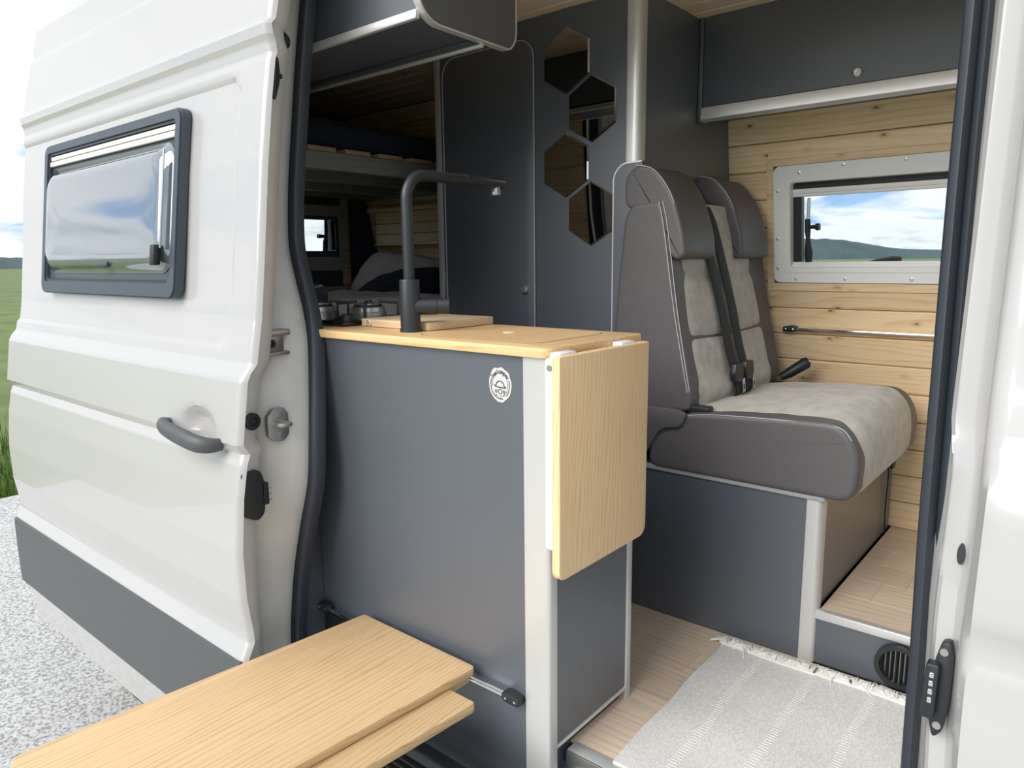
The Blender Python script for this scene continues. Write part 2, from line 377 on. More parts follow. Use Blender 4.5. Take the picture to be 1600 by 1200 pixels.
# head of the opening and roof skin, sill under the opening
obj('door_header', MB().box(-.95, .75, .03, .12, 1.845, 1.97, .01), 'jamb', van)
rf = MB(); rf.grid(lambda u, v: Vector((-2.40+4.45*u, .0+1.36*v, 1.97+.06*math.sin(math.pi*v))), 8, 12)
obj('roof_skin', rf, 'paint', van)
obj('sill_panel', MB().box(-.93, .80, -.215, -.06, -.34, -.19, .02), 'paint', van)
# far exterior skin with the window hole
fx = MB()
def sheet(x0, x1, za, zb, off=.035):
    zz = [za]+[z for z, _ in YW if za < z < zb]+[zb]
    fx.grid(lambda u, v: Vector((x0+(x1-x0)*u, lerp(YW, zz[round(v*(len(zz)-1))])+off, zz[round(v*(len(zz)-1))])), 1, len(zz)-1)
WX0, WX1, WZ0, WZ1 = -.107, .615, .990, 1.380
sheet(-2.5, -.07, -.3, 1.97); sheet(.58, .95, -.3, 1.97); sheet(.95, 2.05, -.3, .95); sheet(.95, 2.05, 1.6, 1.97); sheet(-.07, .58, -.3, 1.025); sheet(-.07, .58, 1.345, 1.97)
obj('far_side_skin', fx, 'paint', van)
# striker, stopper, guide bracket and contact plate: pieces screwed to the jambs
st = obj('striker_plate', MB().prism([(p[0]-.138, p[1]+.677) for p in corners([(-.030, -.028), (-.030, .022), (-.012, .042), (.016, .042), (.028, .024), (.028, -.028), (.014, -.044), (-.012, -.044)], .006)], 0, -.766, -.750, .001), 'steel', van, label='brushed steel door striker plate')
obj('striker_loop', MB().tube(catmull([(-.752, -.152, .679), (-.732, -.150, .679), (-.724, -.136, .678), (-.730, -.118, .677), (-.752, -.116, .677)], 5), .006), 'steel', st)
for dz in (.024, -.026): obj('screw', MB().lathe([(.009, 0), (.009, .003), (.004, .004)], (-.751, -.136, .677+dz), 0, 14), 'lock', st)
obj('rubber_stop', MB().lathe([(.021, 0), (.021, .012), (.015, .020), (.006, .022)], (-.838, -.008, 1.625), 0, 20), 'black', van, label='round black rubber stop on the jamb')
gbk = MB(); gbk.box(-.815, -.775, -.175, -.072, .896, .912, .004); gbk.box(-.815, -.778, -.175, -.074, .846, .856, .004); gbk.box(-.815, -.795, -.175, -.080, .852, .90, .003)
gb_ = obj('guide_bracket', gbk, 'steel', van, label='grey metal door guide bracket on the jamb')
obj('bolt', MB().lathe([(.011, 0), (.011, .006), (.005, .006), (.005, .002)], (-.795, -.118, .876), 0, 16), 'black', gb_)
pp = MB(); cpx, cpz = .714, .533
def on_pillar(px, pz, out): return Vector((px, lerp(YS, pz)-.051-out, pz))
pl = MB(lambda v: Vector((v.x, lerp(YS, v.z)-.047+v.y, v.z)))
out = corners([(cpx-.004, cpz-.072), (cpx+.006, cpz-.060), (cpx+.011, cpz-.02), (cpx+.012, cpz+.040), (cpx+.006, cpz+.060), (cpx-.004, cpz+.057), (cpx-.010, cpz+.03), (cpx-.011, cpz-.045)], .008)
pl.prism(out, 1, -.010, .006, .002)
plate = obj('contact_plate', pl, 'black', van, label='black electrical contact plate on the front pillar')
p2 = MB(pl.T); p2.prism(corners([(cpx-.019, cpz-.040), (cpx-.003, cpz-.040), (cpx-.002, cpz+.032), (cpx-.017, cpz+.032)], .004), 1, -.024, -.008, .002)
obj('contact_block', p2, 'black', plate)
for i in range(4): obj('contact_pin', MB(pl.T).box(cpx-.012, cpx-.0065, -.026, -.022, cpz-.018+i*.011, cpz-.011+i*.011, .001), 'chrome', plate)
for dz in (.046, -.052): obj('screw', MB(pl.T).lathe([(.005, 0), (.005, -.003), (.002, -.003)], (cpx, -.009, cpz+dz), 1, 12), 'lock', plate)
obj('pillar_plug', MB(pl.T).prism([(.719+.0045*math.cos(a*.3927), .705+.013*math.sin(a*.3927)) for a in range(16)], 1, -.008, .006), 'plugrubber', van, label='small dark oval plug in the pillar')
# rubber seal right round the opening
def seal_path():
    L = [(x-.022, lerp(YS, z)-.0, z, 1.) for x, z in SEALI]
    T = [(-.80, .112, 1.845, .9), (-.70, .115, 1.865, .8), (.45, .115, 1.865, .8), (.60, .112, 1.85, .75)]
    Rr = [(x+.014, lerp(YS, z), z, .72) for x, z in ((.640, 1.78), (.648, 1.42), (.652, 1.16), (.659, .904), (.664, .732), (.671, .557), (.675, .37), (.680, .15), (.680, .02))]
    B = [(.64, -.085, -.045, .8), (.50, -.085, -.07, .9), (-.60, -.085, -.07, .9), (-.76, -.085, -.06, 1.)]
    return L+T+Rr+B
sp = seal_path(); sp4 = [Vector((a, b, c, d)) for a, b, c, d in sp]; sp4 = catmull(sp4+[sp4[0]], 5)[:-1]
prof = [(-.024, .012), (-.024, -.012), (-.018, -.020), (-.006, -.022), (.001, -.014), (.004, -.006), (.008, -.010), (.016, -.012), (.022, -.006), (.023, .012)]
sb = MB(); n = len(sp4); vs = []; fs = []; npf = len(prof)
for i in range(n):
    P = Vector(sp4[i][:3]); t = (Vector(sp4[(i+1) % n][:3])-Vector(sp4[i-1][:3])).normalized()
    nn = Vector((0, 1, 0)); nn = (nn-t*nn.dot(t)).normalized(); bnm = nn.cross(t).normalized()
    for a, d in prof: vs.append(P+bnm*a*sp4[i][3]*-1+nn*d)
for i in range(n):
    for k in range(npf):
        j = (i+1) % n; fs.append((i*npf+k, i*npf+(k+1) % npf, j*npf+(k+1) % npf, j*npf+k))
sb.add(vs, fs)
obj('door_seal', sb, 'rubber', smooth=50, label='black rubber seal running all round the door opening', cat='seal')
# rear wheel
wh = thing('wheel', (-2.02, .02, GZ), 'black rear tyre partly hidden under the sliding door', 'wheel')
obj('tyre', MB().lathe([(.20, 0), (.30, -.02), (.325, .0), (.34, .03), (.34, .17), (.325, .20), (.20, .205)], (-2.02, -.05, GZ+.34), 1, 40), 'tyre', wh)
obj('rim', MB().lathe([(.20, .02), (.18, .03), (.12, .05), (.05, .035), (.02, .03)][::-1]+[(.20, .12)], (-2.02, -.05, GZ+.34), 1, 32), 'steel', wh)
# ------------------------------------------------------------------ sliding door (open, standing outside the body)
sd_ = thing('sliding_door', (-1.56, -.25, -.32), 'open white sliding door with a camper window and grey lower strip', 'door')
DX0, DX1 = -2.40, -.72
def dskin(x, z, off=0.):
    y = lerp(DP, z)
    # wide shallow pressed panel in the upper half, rounded corners
    def rr(x0, x1, z0, z1, r):
        qx = abs(x-(x0+x1)/2)-(x1-x0)/2+r; qz = abs(z-(z0+z1)/2)-(z1-z0)/2+r
        return math.hypot(max(qx, 0), max(qz, 0))+min(max(qx, qz), 0)-r
    y += .009*sm(-rr(-2.9, -.835, .868, 1.532, .06)/.012)
    # finger bowl behind the handle
    d = math.hypot((x+.925)/.095, (z-.668)/.055); y += .032*sm((1.05-d)/.75)
    # rounded leading edge
    e = x-DX1
    y += .014*max(0, 1+e/.02)**2 if e > -.02 else 0
    return Vector((x, y+off, z))
zl = sorted(set([z for z, _ in DP]+[-.32+i*.012 for i in range(191)])); zl = [z for z in zl if z <= 1.965]
xl = [DX0+i*.03 for i in range(40)]+[-1.20+i*.012 for i in range(29)]+[-.85+i*.008 for i in range(14)]+[-.735, -.73, -.725, -.72]
xl = sorted(set(round(x, 4) for x in xl))
ds = MB(); ds.grid(lambda u, v: dskin(xl[round(u*(len(xl)-1))], zl[round(v*(len(zl)-1))]), len(xl)-1, len(zl)-1)
obj('door_skin', ds, 'paint', sd_, 30)
# inner box of the door and its leading edge
de = MB()
def dedge(u, v):
    z = zl[round(v*(len(zl)-1))]; y0 = lerp(DP, z)+.014
    k = round(u*5); y1 = lerp(DP, max(z, .4))+.075 if z > .4 else lerp(DP, .4)+.075
    y1 = max(y1, y0+.03)
    X = [DX1, DX1-.008, DX1-.012, DX1-.016, DX1-.03, DX1-.05][k]; Y = [y0, y0+.002, y0+.012, y0+.02, y1-.012, y1][k]
    return Vector((X, Y, z))
de.grid(dedge, 5, len(zl)-1)
de.grid(lambda u, v: Vector((DX1-.05+(DX0-DX1+.05)*u, dedge(1, v).y, zl[round(v*(len(zl)-1))])), 1, len(zl)-1)
obj('door_inner', de, 'jamb', sd_, 50)
# dark lower strip
ls = MB(); zz = [-.158, -.150, -.02, .09, .104, .110]
oo = [.004, -.009, -.010, -.009, -.008, .004]
xs2 = [DX0+.005+i*(DX1-.012-DX0-.005)/24 for i in range(25)]
ls.grid(lambda u, v: Vector((xs2[round(u*24)], -.297+oo[round(v*5)], zz[round(v*5)])), 24, 5)
for xe, in ((xs2[0],), (xs2[-1],)): ls.grid(lambda u, v: Vector((xe, -.297+(oo[round(v*5)])*(1-u)+.006*u, zz[round(v*5)])), 1, 5)
obj('lower_strip', ls, 'strip', sd_, 40, label='dark grey protective strip along the door bottom')
# handle
hp = catmull([(-1.068, -.262, .658), (-1.045, -.296, .662), (-.98, -.313, .661), (-.90, -.316, .656), (-.84, -.309, .650), (-.812, -.290, .647), (-.806, -.262, .646)], 5)
hr = [.010+.006*math.sin(math.pi*min(1, i/(len(hp)-1))) for i in range(len(hp))]
hb = MB(lambda v: Vector((v.x, v.y, .655+(v.z-.655)*1.45))); hb.tube(hp, hr, 12)
obj('handle', hb, 'strip', sd_, 60, label='dark grey pull handle')
# edge fittings
def onedge(y, z): return (DX1-.028, y, z)
obj('edge_plug', MB().lathe([(.021, 0), (.021, .014), (.012, .016), (.011, .010)], (DX1-.020, -.222, .702), 0, 20), 'plugrubber', sd_, label='round black plug in the door edge')
ck = obj('door_contact', MB().prism(corners([(-.268, .475), (-.225, .452), (-.205, .47), (-.203, .555), (-.212, .58), (-.262, .585)], .012), 0, DX1-.045, DX1-.006, .003), 'black', sd_, label='black contact block on the door edge')
for i in range(3): obj('contact_pin', MB().tube([(DX1-.012, -.196, .50+i*.015), (DX1-.012, -.184, .50+i*.015)], .0045, 8), 'chrome', ck)
obj('contact_carrier', MB().box(DX1-.03, DX1-.006, -.212, -.192, .488, .545, .003), 'black', ck)
lk = obj('door_latch', MB().prism(corners([(-.112, 1.458), (-.104, 1.455), (-.092, 1.49), (-.088, 1.515), (-.090, 1.548), (-.096, 1.555)], .008), 0, DX1-.035, DX1-.004, .003), 'black', sd_, label='black latch on the upper door edge')
obj('latch_pin', MB().tube([(DX1-.015, -.098, 1.513), (DX1-.015, -.080, 1.512)], .006, 8), 'black', lk)
# camper window in the sliding door; local u = along x, v = up the sloping skin
def door_local(v):
    z0, z1, y0, y1 = .985, 1.485, -.199, -.133
    t = (v.z-z0)/(z1-z0); return Vector((v.x, y0+(y1-y0)*t+v.y, v.z))
WXa, WXb = -2.085, -1.090
of = rrect(WXa, WXb, .985, 1.485, .03); inn = rrect(WXa+.036, WXb-.036, 1.034, 1.450, .012)
wf = MB(door_local); wf.ring(of, inn, 1, -.012, .01); wf.ring(rrect(WXa+.004, WXb-.004, .989, 1.481, .03), rrect(WXa+.030, WXb-.028, 1.024, 1.458, .014), 1, -.018, -.011)
wfr = obj('window_frame', wf, 'frame_dk', sd_, 40, label='dark grey camper window frame')
obj('window_backing', MB(door_local).box(WXa+.03, WXb-.03, -.002, .004, 1.03, 1.455), 'frame_dk', wfr)
bl = MB(door_local); bl.box(WXa+.040, WXb-.042, -.010, -.002, 1.432, 1.446, .002); bl.box(WXa+.040, WXb-.042, -.013, -.002, 1.412, 1.429, .003)
obj('blind_rail', bl, 'blind', wfr, label='beige roller rail')
pn = MB(door_local)
px0, px1, pz0, pz1 = WXa+.030, WXb-.050, 1.052, 1.404
NI = [0, .004, .009, .014, .020, .027, .035, .045, .06, .08, .10, .125, .15, .168]
NR = len(rrect(0, 1, 0, 1, .1, 8)); vs = []; fs = []
for d in NI:
    q = d/.17; dep = .004+.024*sm(d/.04)+.004*q*(2-q)
    vs += [(a, -dep, b) for a, b in rrect(px0+d, px1-d, pz0+d, pz1-d, min(.05, (pz1-pz0)/2-d-.0005), 8)]
for j in range(len(NI)-1):
    for i in range(NR): fs.append((j*NR+i, j*NR+(i+1) % NR, (j+1)*NR+(i+1) % NR, (j+1)*NR+i))
fs.append(tuple((len(NI)-1)*NR+i for i in range(NR))); pn.add(vs, fs)
obj('pane', pn, 'acryl', wfr, 60, label='bulging tinted acrylic pane reflecting the sky')
stx = px1-.035
sa = MB(door_local); sa.box(px1-.012, px1-.004, -.034, -.030, 1.12, 1.38, .0015)
obj('pane_edge', sa, 'acryledge', wfr)
obj('window_latch', MB(door_local).box(px1-.040, px1-.016, -.046, -.024, 1.075, 1.13, .004), 'black', wfr)
obj('window_latch', MB(door_local).box(-1.56, -1.49, -.034, -.020, 1.072, 1.088, .004), 'frame_dk', wfr)
obj('drip_slot', MB(door_local).box(WXa+.05, WXb-.06, -.0125, -.008, 1.028, 1.034), 'black', wfr)

# ------------------------------------------------------------------ interior shell
fl = thing('floor', (0, .8, -.03), 'light oak laminate van floor of long boards', 'floor', kind='structure')
obj('subfloor', MB().box(XRS-.05, 2.0, .10, 1.60, -.06, -.006), 'lamin', fl, 0)
ys_ = [.095, .225, .36, .495, .63, .765]
rx = [.42, -.35, .75, .05, .55]
for i in range(5):
    a, b = ys_[i]+.0004, ys_[i+1]-.0004
    for (x0, x1) in ((-1.05, rx[i]-.0003), (rx[i]+.0003, 1.5)):
        obj('plank', MB().box(x0, x1, a, b, -.006, 0, .0005, 1), 'floor', fl)
# platform with edge trim and dark riser
pf = thing('floor_platform', (.7, 1.17, 0), 'raised oak laminate platform with a silver edge in front of the bench', 'floor', kind='structure')
yp = [.785, .915, 1.05, 1.185, 1.32, 1.455, 1.57]
rx = [.52, .40, .46, .36, .55, .42]
for i in range(6):
    for (x0, x1) in ((.309, rx[i]-.0003), (rx[i]+.0003, 1.5)):
        obj('plank', MB().box(x0, x1, yp[i]+.0004, yp[i+1]-.0004, .143, .149, .0005, 1), 'floor', pf)
obj('riser', MB().box(.306, 1.5, .772, .788, 0.001, .143), 'lam', pf, 0)
obj('platform_core', MB().box(.309, 1.5, .789, 1.568, .002, .142), 'lamin', pf, 0)
obj('edge_trim', MB().box(.300, 1.5, .766, .787, .127, .151, .003), 'alu', pf, label='silver aluminium nosing')
# entry sill and step well
sl = thing('entry_sill', (.4, .08, -.05), 'silver aluminium sill along the floor edge at the entrance', 'sill')
obj('sill_top', MB().box(-.004, .80, .062, .097, -.004, .004, .002), 'alu', sl)
obj('sill_face', MB().box(-.004, .80, .058, .066, -.035, .003, .002), 'steel', sl)
obj('step_light', MB().box(.0, .76, .05, .060, -.085, -.050, .004), 'black', sl)
obj('step_light_lip', MB().box(.005, .75, .044, .058, -.051, -.046, .002), 'white', sl)
obj('well_panel', MB().box(-.02, .80, .060, .075, -.19, -.03), 'lam', sl, 0)
tr = thing('entry_step', (-.05, -.06, -.2), 'black ribbed rubber step below the kitchen front', 'step')
obj('step_tread', MB().box(-.86, .72, -.20, .062, -.19, -.172, .004), 'step', tr)
for i in range(12): obj('tread_rib', MB().box(-.84, .70, -.192+i*.0208, -.182+i*.0208, -.173, -.167, .0015, 1), 'step', tr)
# far wall: tongue-and-groove pine boards following the leaning body side
wl = thing('wall_far', (0, 1.57, .149), 'pine tongue-and-groove boards on the far side wall', 'wall', kind='structure')
def plank(x0, x1, z0, z1, parent, m='pine', th=.014, off=0.):
    ya, yb = lerp(YW, z0)+off, lerp(YW, z1)+off; g_ = .0012; c = .0045
    P = [(ya-th+c, z0+g_), (ya-th, z0+g_+c), (yb-th, z1-g_-c), (yb-th+c, z1-g_), (yb, z1-g_), (ya, z0+g_)]
    return obj('plank', MB().prism(P, 0, x0, x1), m, parent, 0)
z = .149; bw = .0938
rows = []
while z < 1.80: rows.append((z, min(z+bw, 1.82))); z += bw
ox0, ox1, oz0, oz1 = WX0-.022, WX1+.022, WZ0-.025, WZ1+.02
for (a, b) in rows:
    XE = .95 if .9 < a < 1.6 else 1.3
    if b <= oz0 or a >= oz1: plank(-.300, XE, a, b, wl)
    else:
        if a < oz0-.015: plank(ox0, ox1, a, oz0, wl)
        if b > oz1+.015: plank(ox0, ox1, oz1, b, wl)
        plank(-.300, ox0, a, b, wl); plank(ox1, XE, a, b, wl)
    if a > .80: plank(XRS, -1.09, a, b, wl)
fb = MB()
for (x0, x1, za, zb) in ((-2.36, WX0+.02, 0, 1.83), (WX1-.02, .95, 0, 1.83), (.95, 2., 0, .95), (.95, 2., 1.6, 1.83), (WX0+.02, WX1-.02, 0, WZ0+.02), (WX0+.02, WX1-.02, WZ1-.02, 1.83)):
    zz_ = [za]+[q for q, _ in YW if za < q < zb]+[zb]
    for p, q in zip(zz_, zz_[1:]): fb.prism([(lerp(YW, p)+.001, p), (lerp(YW, q)+.001, q), (lerp(YW, q)+.03, q), (lerp(YW, p)+.03, p)], 0, x0, x1)
obj('wall_backing', fb, 'lamin', wl, 0)
# wooden surround of the window
def wall_local(v):          # x, depth into room (negative y), z along the slope
    return Vector((v.x, lerp(YW, v.z)+v.y, v.z))
ws = MB(wall_local); ws.ring([(ox0-.004, oz0-.004), (ox1, oz0-.004), (ox1, oz1+.004), (ox0-.004, oz1+.004)], [(WX0-.002, WZ0-.002), (WX1+.002, WZ0-.002), (WX1+.002, WZ1+.002), (WX0-.002, WZ1+.002)], 1, -.020, .02)
obj('window_surround', ws, 'pine', wl, 0)
w1 = thing('window_1', (.25, 1.49, .98), 'grey-white framed camper window in the far pine wall', 'window', kind='structure')
f1 = MB(wall_local); f1.ring(rrect(WX0, WX1, WZ0, WZ1, .022), rrect(WX0+.057, WX1-.057, WZ0+.052, WZ1-.055, .010), 1, -.026, .03)
fr1 = obj('frame', f1, 'winframe', w1, 40)
f2 = MB(wall_local); f2.ring(rrect(WX0+.040, WX1-.040, WZ0+.034, WZ1-.038, .014), rrect(WX0+.0565, WX1-.0565, WZ0+.0515, WZ1-.0545, .010), 1, -.029, -.025)
obj('frame_lip', f2, 'winframe', fr1, 40)
for (sx, sz) in ((.12, 1.368), (.30, 1.368), (.47, 1.368), (-.02, 1.355), (-.092, 1.30), (-.092, 1.14), (-.092, 1.04), (-.03, 1.003), (.13, 1.003), (.33, 1.003)):
    obj('screw_cap', MB(wall_local).lathe([(.006, 0), (.006, -.002), (.003, -.003)], (sx, -.0255, sz), 1, 12), 'alu', fr1)
i0, i1, j0, j1 = WX0+.057, WX1-.057, WZ0+.052, WZ1-.055
obj('blind_shadow_slot', MB(wall_local).box(i0, i1, .004, .02, j1-.022, j1, 0), 'black', w1, 0)
for a, b, d in ((j1-.036, j1-.021, -.006), (j1-.046, j1-.034, -.002)): obj('blind_bar', MB(wall_local).box(i0, i1, d, d+.014, a, b, .002), 'winframe', w1)
for a, b, d in ((j0, j0+.011, -.012), (j0+.009, j0+.019, -.004)): obj('blind_bar', MB(wall_local).box(i0, i1, d, d+.014, a, b, .002), 'winframe', w1)
obj('reveal', MB(wall_local).box(i0, i0+.028, .004, .03, j0, j1-.03), 'black', w1, 0)
obj('pane', MB(wall_local).box(i0, i1, .034, .037, j0, j1), 'glass', w1, 0)
sy = MB(wall_local); sy.tube([(.000, .012, j1-.05), (-.002, .010, 1.20)], .0055, 10)
sta = obj('stay_arm', sy, 'alu', w1)
s2 = MB(wall_local); s2.tube([(-.003, .008, 1.205), (-.003, .008, 1.165), (-.001, .006, 1.14), (.002, .004, 1.09), (.002, .004, 1.06)], [.009, .010, .007, .014, .011], 10)
obj('stay_joint', s2, 'black', sta)
obj('stay_knob', MB(wall_local).tube([(.0, .006, 1.178), (.022, .004, 1.178), (.026, .004, 1.178), (.038, .004, 1.178)], [.006, .007, .012, .012], 10), 'black', sta)
obj('window_catch', MB(wall_local).prism(corners([(.19, j0+.018), (.29, j0+.018), (.29, j0+.034), (.265, j0+.036), (.215, j0+.026)], .004), 1, .005, .02, .001), 'black', w1)
# ceiling boards
ce = thing('ceiling', (-.3, .75, CEIL), 'pale pine boards lining the van ceiling', 'ceiling', kind='structure')
y = .02
while y < 1.40:
    obj('plank', MB().prism([(y+.001, CEIL+.004), (y+.005, CEIL), (y+.085, CEIL), (y+.089, CEIL+.004), (y+.089, CEIL+.014), (y+.001, CEIL+.014)], 0, XRS, 1.3), 'ceil', ce, 0); y += .09
obj('ceiling_backing', MB().box(XRS-.05, 2.05, .0, 1.42, CEIL+.014, CEIL+.03), 'lamin', ce, 0)
# near side wall lining behind the door (pine inside), dark return by the kitchen
wn = thing('wall_near', (-1.6, -.02, 0), 'pine boards lining the near side wall behind the kitchen', 'wall', kind='structure')
z = .90
while z < 1.62:
    ya, yb = lerp(YS, z)+.012, lerp(YS, z+.094)+.012
    obj('plank', MB().prism([(ya+.012, z+.001), (yb+.012, z+.093), (yb, z+.093), (ya, z+.001)], 0, XRS, -.93), 'pine', wn, 0); z += .094
nb_ = MB()
zz_ = [0, .3, .62, .85, 1.1, 1.3, 1.5, 1.67, 1.84]
for p, q in zip(zz_, zz_[1:]): nb_.prism([(lerp(YS, p)-.02, p), (lerp(YS, q)-.02, q), (lerp(YS, q)+.010, q), (lerp(YS, p)+.010, p)], 0, XRS, -.93)
obj('wall_backing', nb_, 'lamin', wn, 0)
rt = MB(); rz = [-.18+i*.04 for i in range(28)]
rt.grid(lambda u, v: Vector(((xs_in(rz[round(v*27)])-.012)*(1-u)+min(-.80, xs_in(rz[round(v*27)])-.01)*u, (lerp(YS, rz[round(v*27)])+.012)*(1-u)-.003*u, rz[round(v*27)])), 1, 27)
obj('pillar_lining', rt, 'lam', wn, 40)
# rear end of the van with its window
wr = thing('wall_rear', (XRS, .7, 0), 'pine-lined rear doors behind the bed', 'wall', kind='structure')
RY0, RY1, RZ0, RZ1 = .76, 1.236, 1.137, 1.297
def rearbox(mb, y0, y1, z0, z1, x0=XRS-.03, x1=XRS): mb.box(x0, x1, y0, y1, z0, z1)
z = .86
while z < 1.80:
    a, b = z, min(z+.094, 1.82)
    spans = [(.05, 1.42)] if (b <= RZ0-.09 or a >= RZ1+.06) else [(.05, RY0-.06), (RY1+.06, 1.48)]
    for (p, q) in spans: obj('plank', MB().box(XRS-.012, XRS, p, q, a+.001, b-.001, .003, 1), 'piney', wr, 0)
    z += .094
rb = MB()
for a in ((-.0, 1.6, 0, RZ0), (-.0, 1.6, RZ1, 1.84), (-.0, RY0, RZ0, RZ1), (RY1, 1.6, RZ0, RZ1)): rearbox(rb, *a, x0=XRS-.05, x1=XRS-.013)
obj('wall_backing', rb, 'lamin', wr, 0)
w2 = thing('window_2', (XRS, 1.0, 1.04), 'small grey framed rear window behind the bed', 'window', kind='structure')
obj('frame', MB().ring(rrect(RY0-.06, RY1+.06, RZ0-.10, RZ1+.07, .02), rrect(RY0, RY1, RZ0, RZ1, .006), 0, XRS-.02, XRS+.022), 'trimgrey', w2, 40)
obj('inner_frame', MB().ring(rrect(RY0-.02, RY1+.02, RZ0-.03, RZ1+.015, .008), rrect(RY0, RY1, RZ0, RZ1, .006), 0, XRS-.01, XRS+.026), 'frame_dk', w2, 40)
obj('pane', MB().box(XRS-.04, XRS-.036, RY0, RY1, RZ0, RZ1), 'glass', w2, 0)
r2 = obj('stay_arm', MB().tube([(XRS-.01, RY1-.03, RZ1), (XRS-.008, RY1-.035, RZ0+.07), (XRS-.008, RY1-.04, RZ0+.05), (XRS-.006, RY1-.045, RZ0)], [.008, .009, .013, .014], 8), 'black', w2)
obj('stay_knob', MB().tube([(XRS-.008, RY1-.038, RZ0+.075), (XRS-.008, RY1-.085, RZ0+.075)], [.007, .011], 8), 'black', r2)
# cab end: floor, bonnet bulkhead and side so that the cabin is a closed room with a windscreen opening
cab = thing('wall_front', (2.0, .7, 0), 'low front bulkhead under the windscreen opening', 'wall', kind='structure')
obj('bulkhead', MB().box(1.98, 2.03, -.15, 1.6, -.1, .75), 'lamin', cab, 0)
obj('header', MB().box(1.75, 2.05, -.05, 1.5, 1.62, 1.84), 'lamin', cab, 0)
obj('windscreen_pane', MB().box(2.0, 2.006, -.05, 1.5, .75, 1.62), 'glass', cab, 0)
# ------------------------------------------------------------------ tall cabinet with rounded door
tcb = thing('tall_cabinet', (-.68, 1.1, 0), 'tall anthracite cabinet with a rounded door and silver corner post', 'cabinet')
TF = .785; TX0, TX1 = -1.085, -.268
obj('front_panel', MB().box(TX0, TX1-.02, TF, TF+.018, 0, CEIL-.002), 'lam', tcb, 0)
zz_ = [0, .65, .95, 1.10, 1.45, 1.822]
obj('side_panel', MB().prism([(TF+.02, 0)]+[(lerp(YW, z)-.018, z) for z in zz_]+[(TF+.02, 1.822)], 0, TX1-.018, TX1), 'lam', tcb, 0)
obj('side_panel', MB().prism([(TF+.02, 0)]+[(lerp(YW, z)-.018, z) for z in zz_]+[(TF+.02, 1.822)], 0, TX0, TX0+.018), 'lam', tcb, 0)
obj('corner_post', MB().prism(corners([(TX1-.040, TF-.012), (TX1+.004, TF-.012), (TX1+.004, TF+.03), (TX1-.040, TF+.03)], [.006, .03, .004, .004], 6), 2, 1.34, CEIL-.001, .0), 'post', tcb, 30, label='silver corner post')
obj('edge_trim', MB().box(TX0-.014, TX0+.012, TF-.006, TF+.03, 0, CEIL-.004, .004), 'trimgrey', tcb, 40)
dr = obj('door', MB().prism(rrect(-1.055, -.652, .25, 1.765, .06, 8), 1, TF-.006, TF-.001, .001), 'lam', tcb, 30, label='flush anthracite door with rounded corners')
po = [(x, TF-.0055, z) for x, z in rrect(-1.057, -.650, .248, 1.767, .062, 8)]
obj('door_edge_trim', MB().tube(po, .0026, 6, closed=True), 'trimgrey', dr)
obj('door_knob', MB().lathe([(.014, 0), (.014, -.008), (.011, -.012), (.004, -.013)], (-.690, TF-.006, .981), 1, 24), 'lock', dr, label='round nickel push lock')
# four hexagon mirrors in a zigzag column
hexd = ['topmost hexagonal mirror on the tall dark cabinet', 'hexagonal mirror second from the top, offset to the right', 'hexagonal mirror third from the top, left of the zigzag', 'lowest hexagonal mirror, beside the bench side panel']
for (hx, hz), lb in zip(((-.526, 1.676), (-.431, 1.524), (-.527, 1.367), (-.431, 1.216)), hexd):
    t = thing('hexagon_mirror', (hx, TF-.001, hz-.096), lb, 'mirror', 'hexagon mirrors on the tall cabinet')
    P = [(hx+.098*math.sin(math.radians(60*k)), hz+.098*math.cos(math.radians(60*k))) for k in range(6)]
    Pi = [(hx+(a-hx)*.955, hz+(b-hz)*.955) for a, b in P]
    obj('mirror_glass', MB().prism(Pi, 1, TF-.0055, TF-.001), 'mirror', t, 0)
    bv = MB(); n6 = 6; bv.add([(a, TF-.0012, b) for a, b in P]+[(a, TF-.0054, b) for a, b in Pi], [(i, (i+1) % 6, 6+(i+1) % 6, 6+i) for i in range(6)])
    obj('bevelled_edge', bv, 'mirror', t, 0)
# divider panel between cabinet and bench
dvp = thing('bench_side_panel', (-.29, .765, .47), 'anthracite panel with rounded silver edge beside the bench backrest', 'panel')
pp_ = corners([(-.340, .47), (-.340, 1.352), (-.245, 1.352), (-.245, .47)], [0, .05, .01, 0], 6)
obj('panel', MB().prism(pp_, 1, .767, .782), 'lam', dvp, 30)
edge = [(-.340, .7745, .47), (-.340, .7745, 1.302)]+[(-.340+.05*(1-math.cos(a*math.pi/12)), .7745, 1.302+.05*math.sin(a*math.pi/12)) for a in range(1, 6)]+[(-.247, .7745, 1.352)]
eb = MB(); vs = []; fs = []
for i, p in enumerate(edge):
    a = Vector(edge[max(i-1, 0)]); c = Vector(edge[min(i+1, len(edge)-1)]); t = (c-a).normalized(); nn = Vector((-t.z, 0, t.x))
    for d, yy in ((0, -.0085), (.004, -.0085), (.004, .0085), (0, .0085)): vs.append(Vector(p)+nn*d+Vector((0, yy, 0)))
for i in range(len(edge)-1):
    for k in range(4): fs.append((i*4+k, i*4+(k+1) % 4, i*4+4+(k+1) % 4, i*4+4+k))
obj('edge_band', eb.add(vs, fs), 'alu', dvp, 30, label='silver edge band')
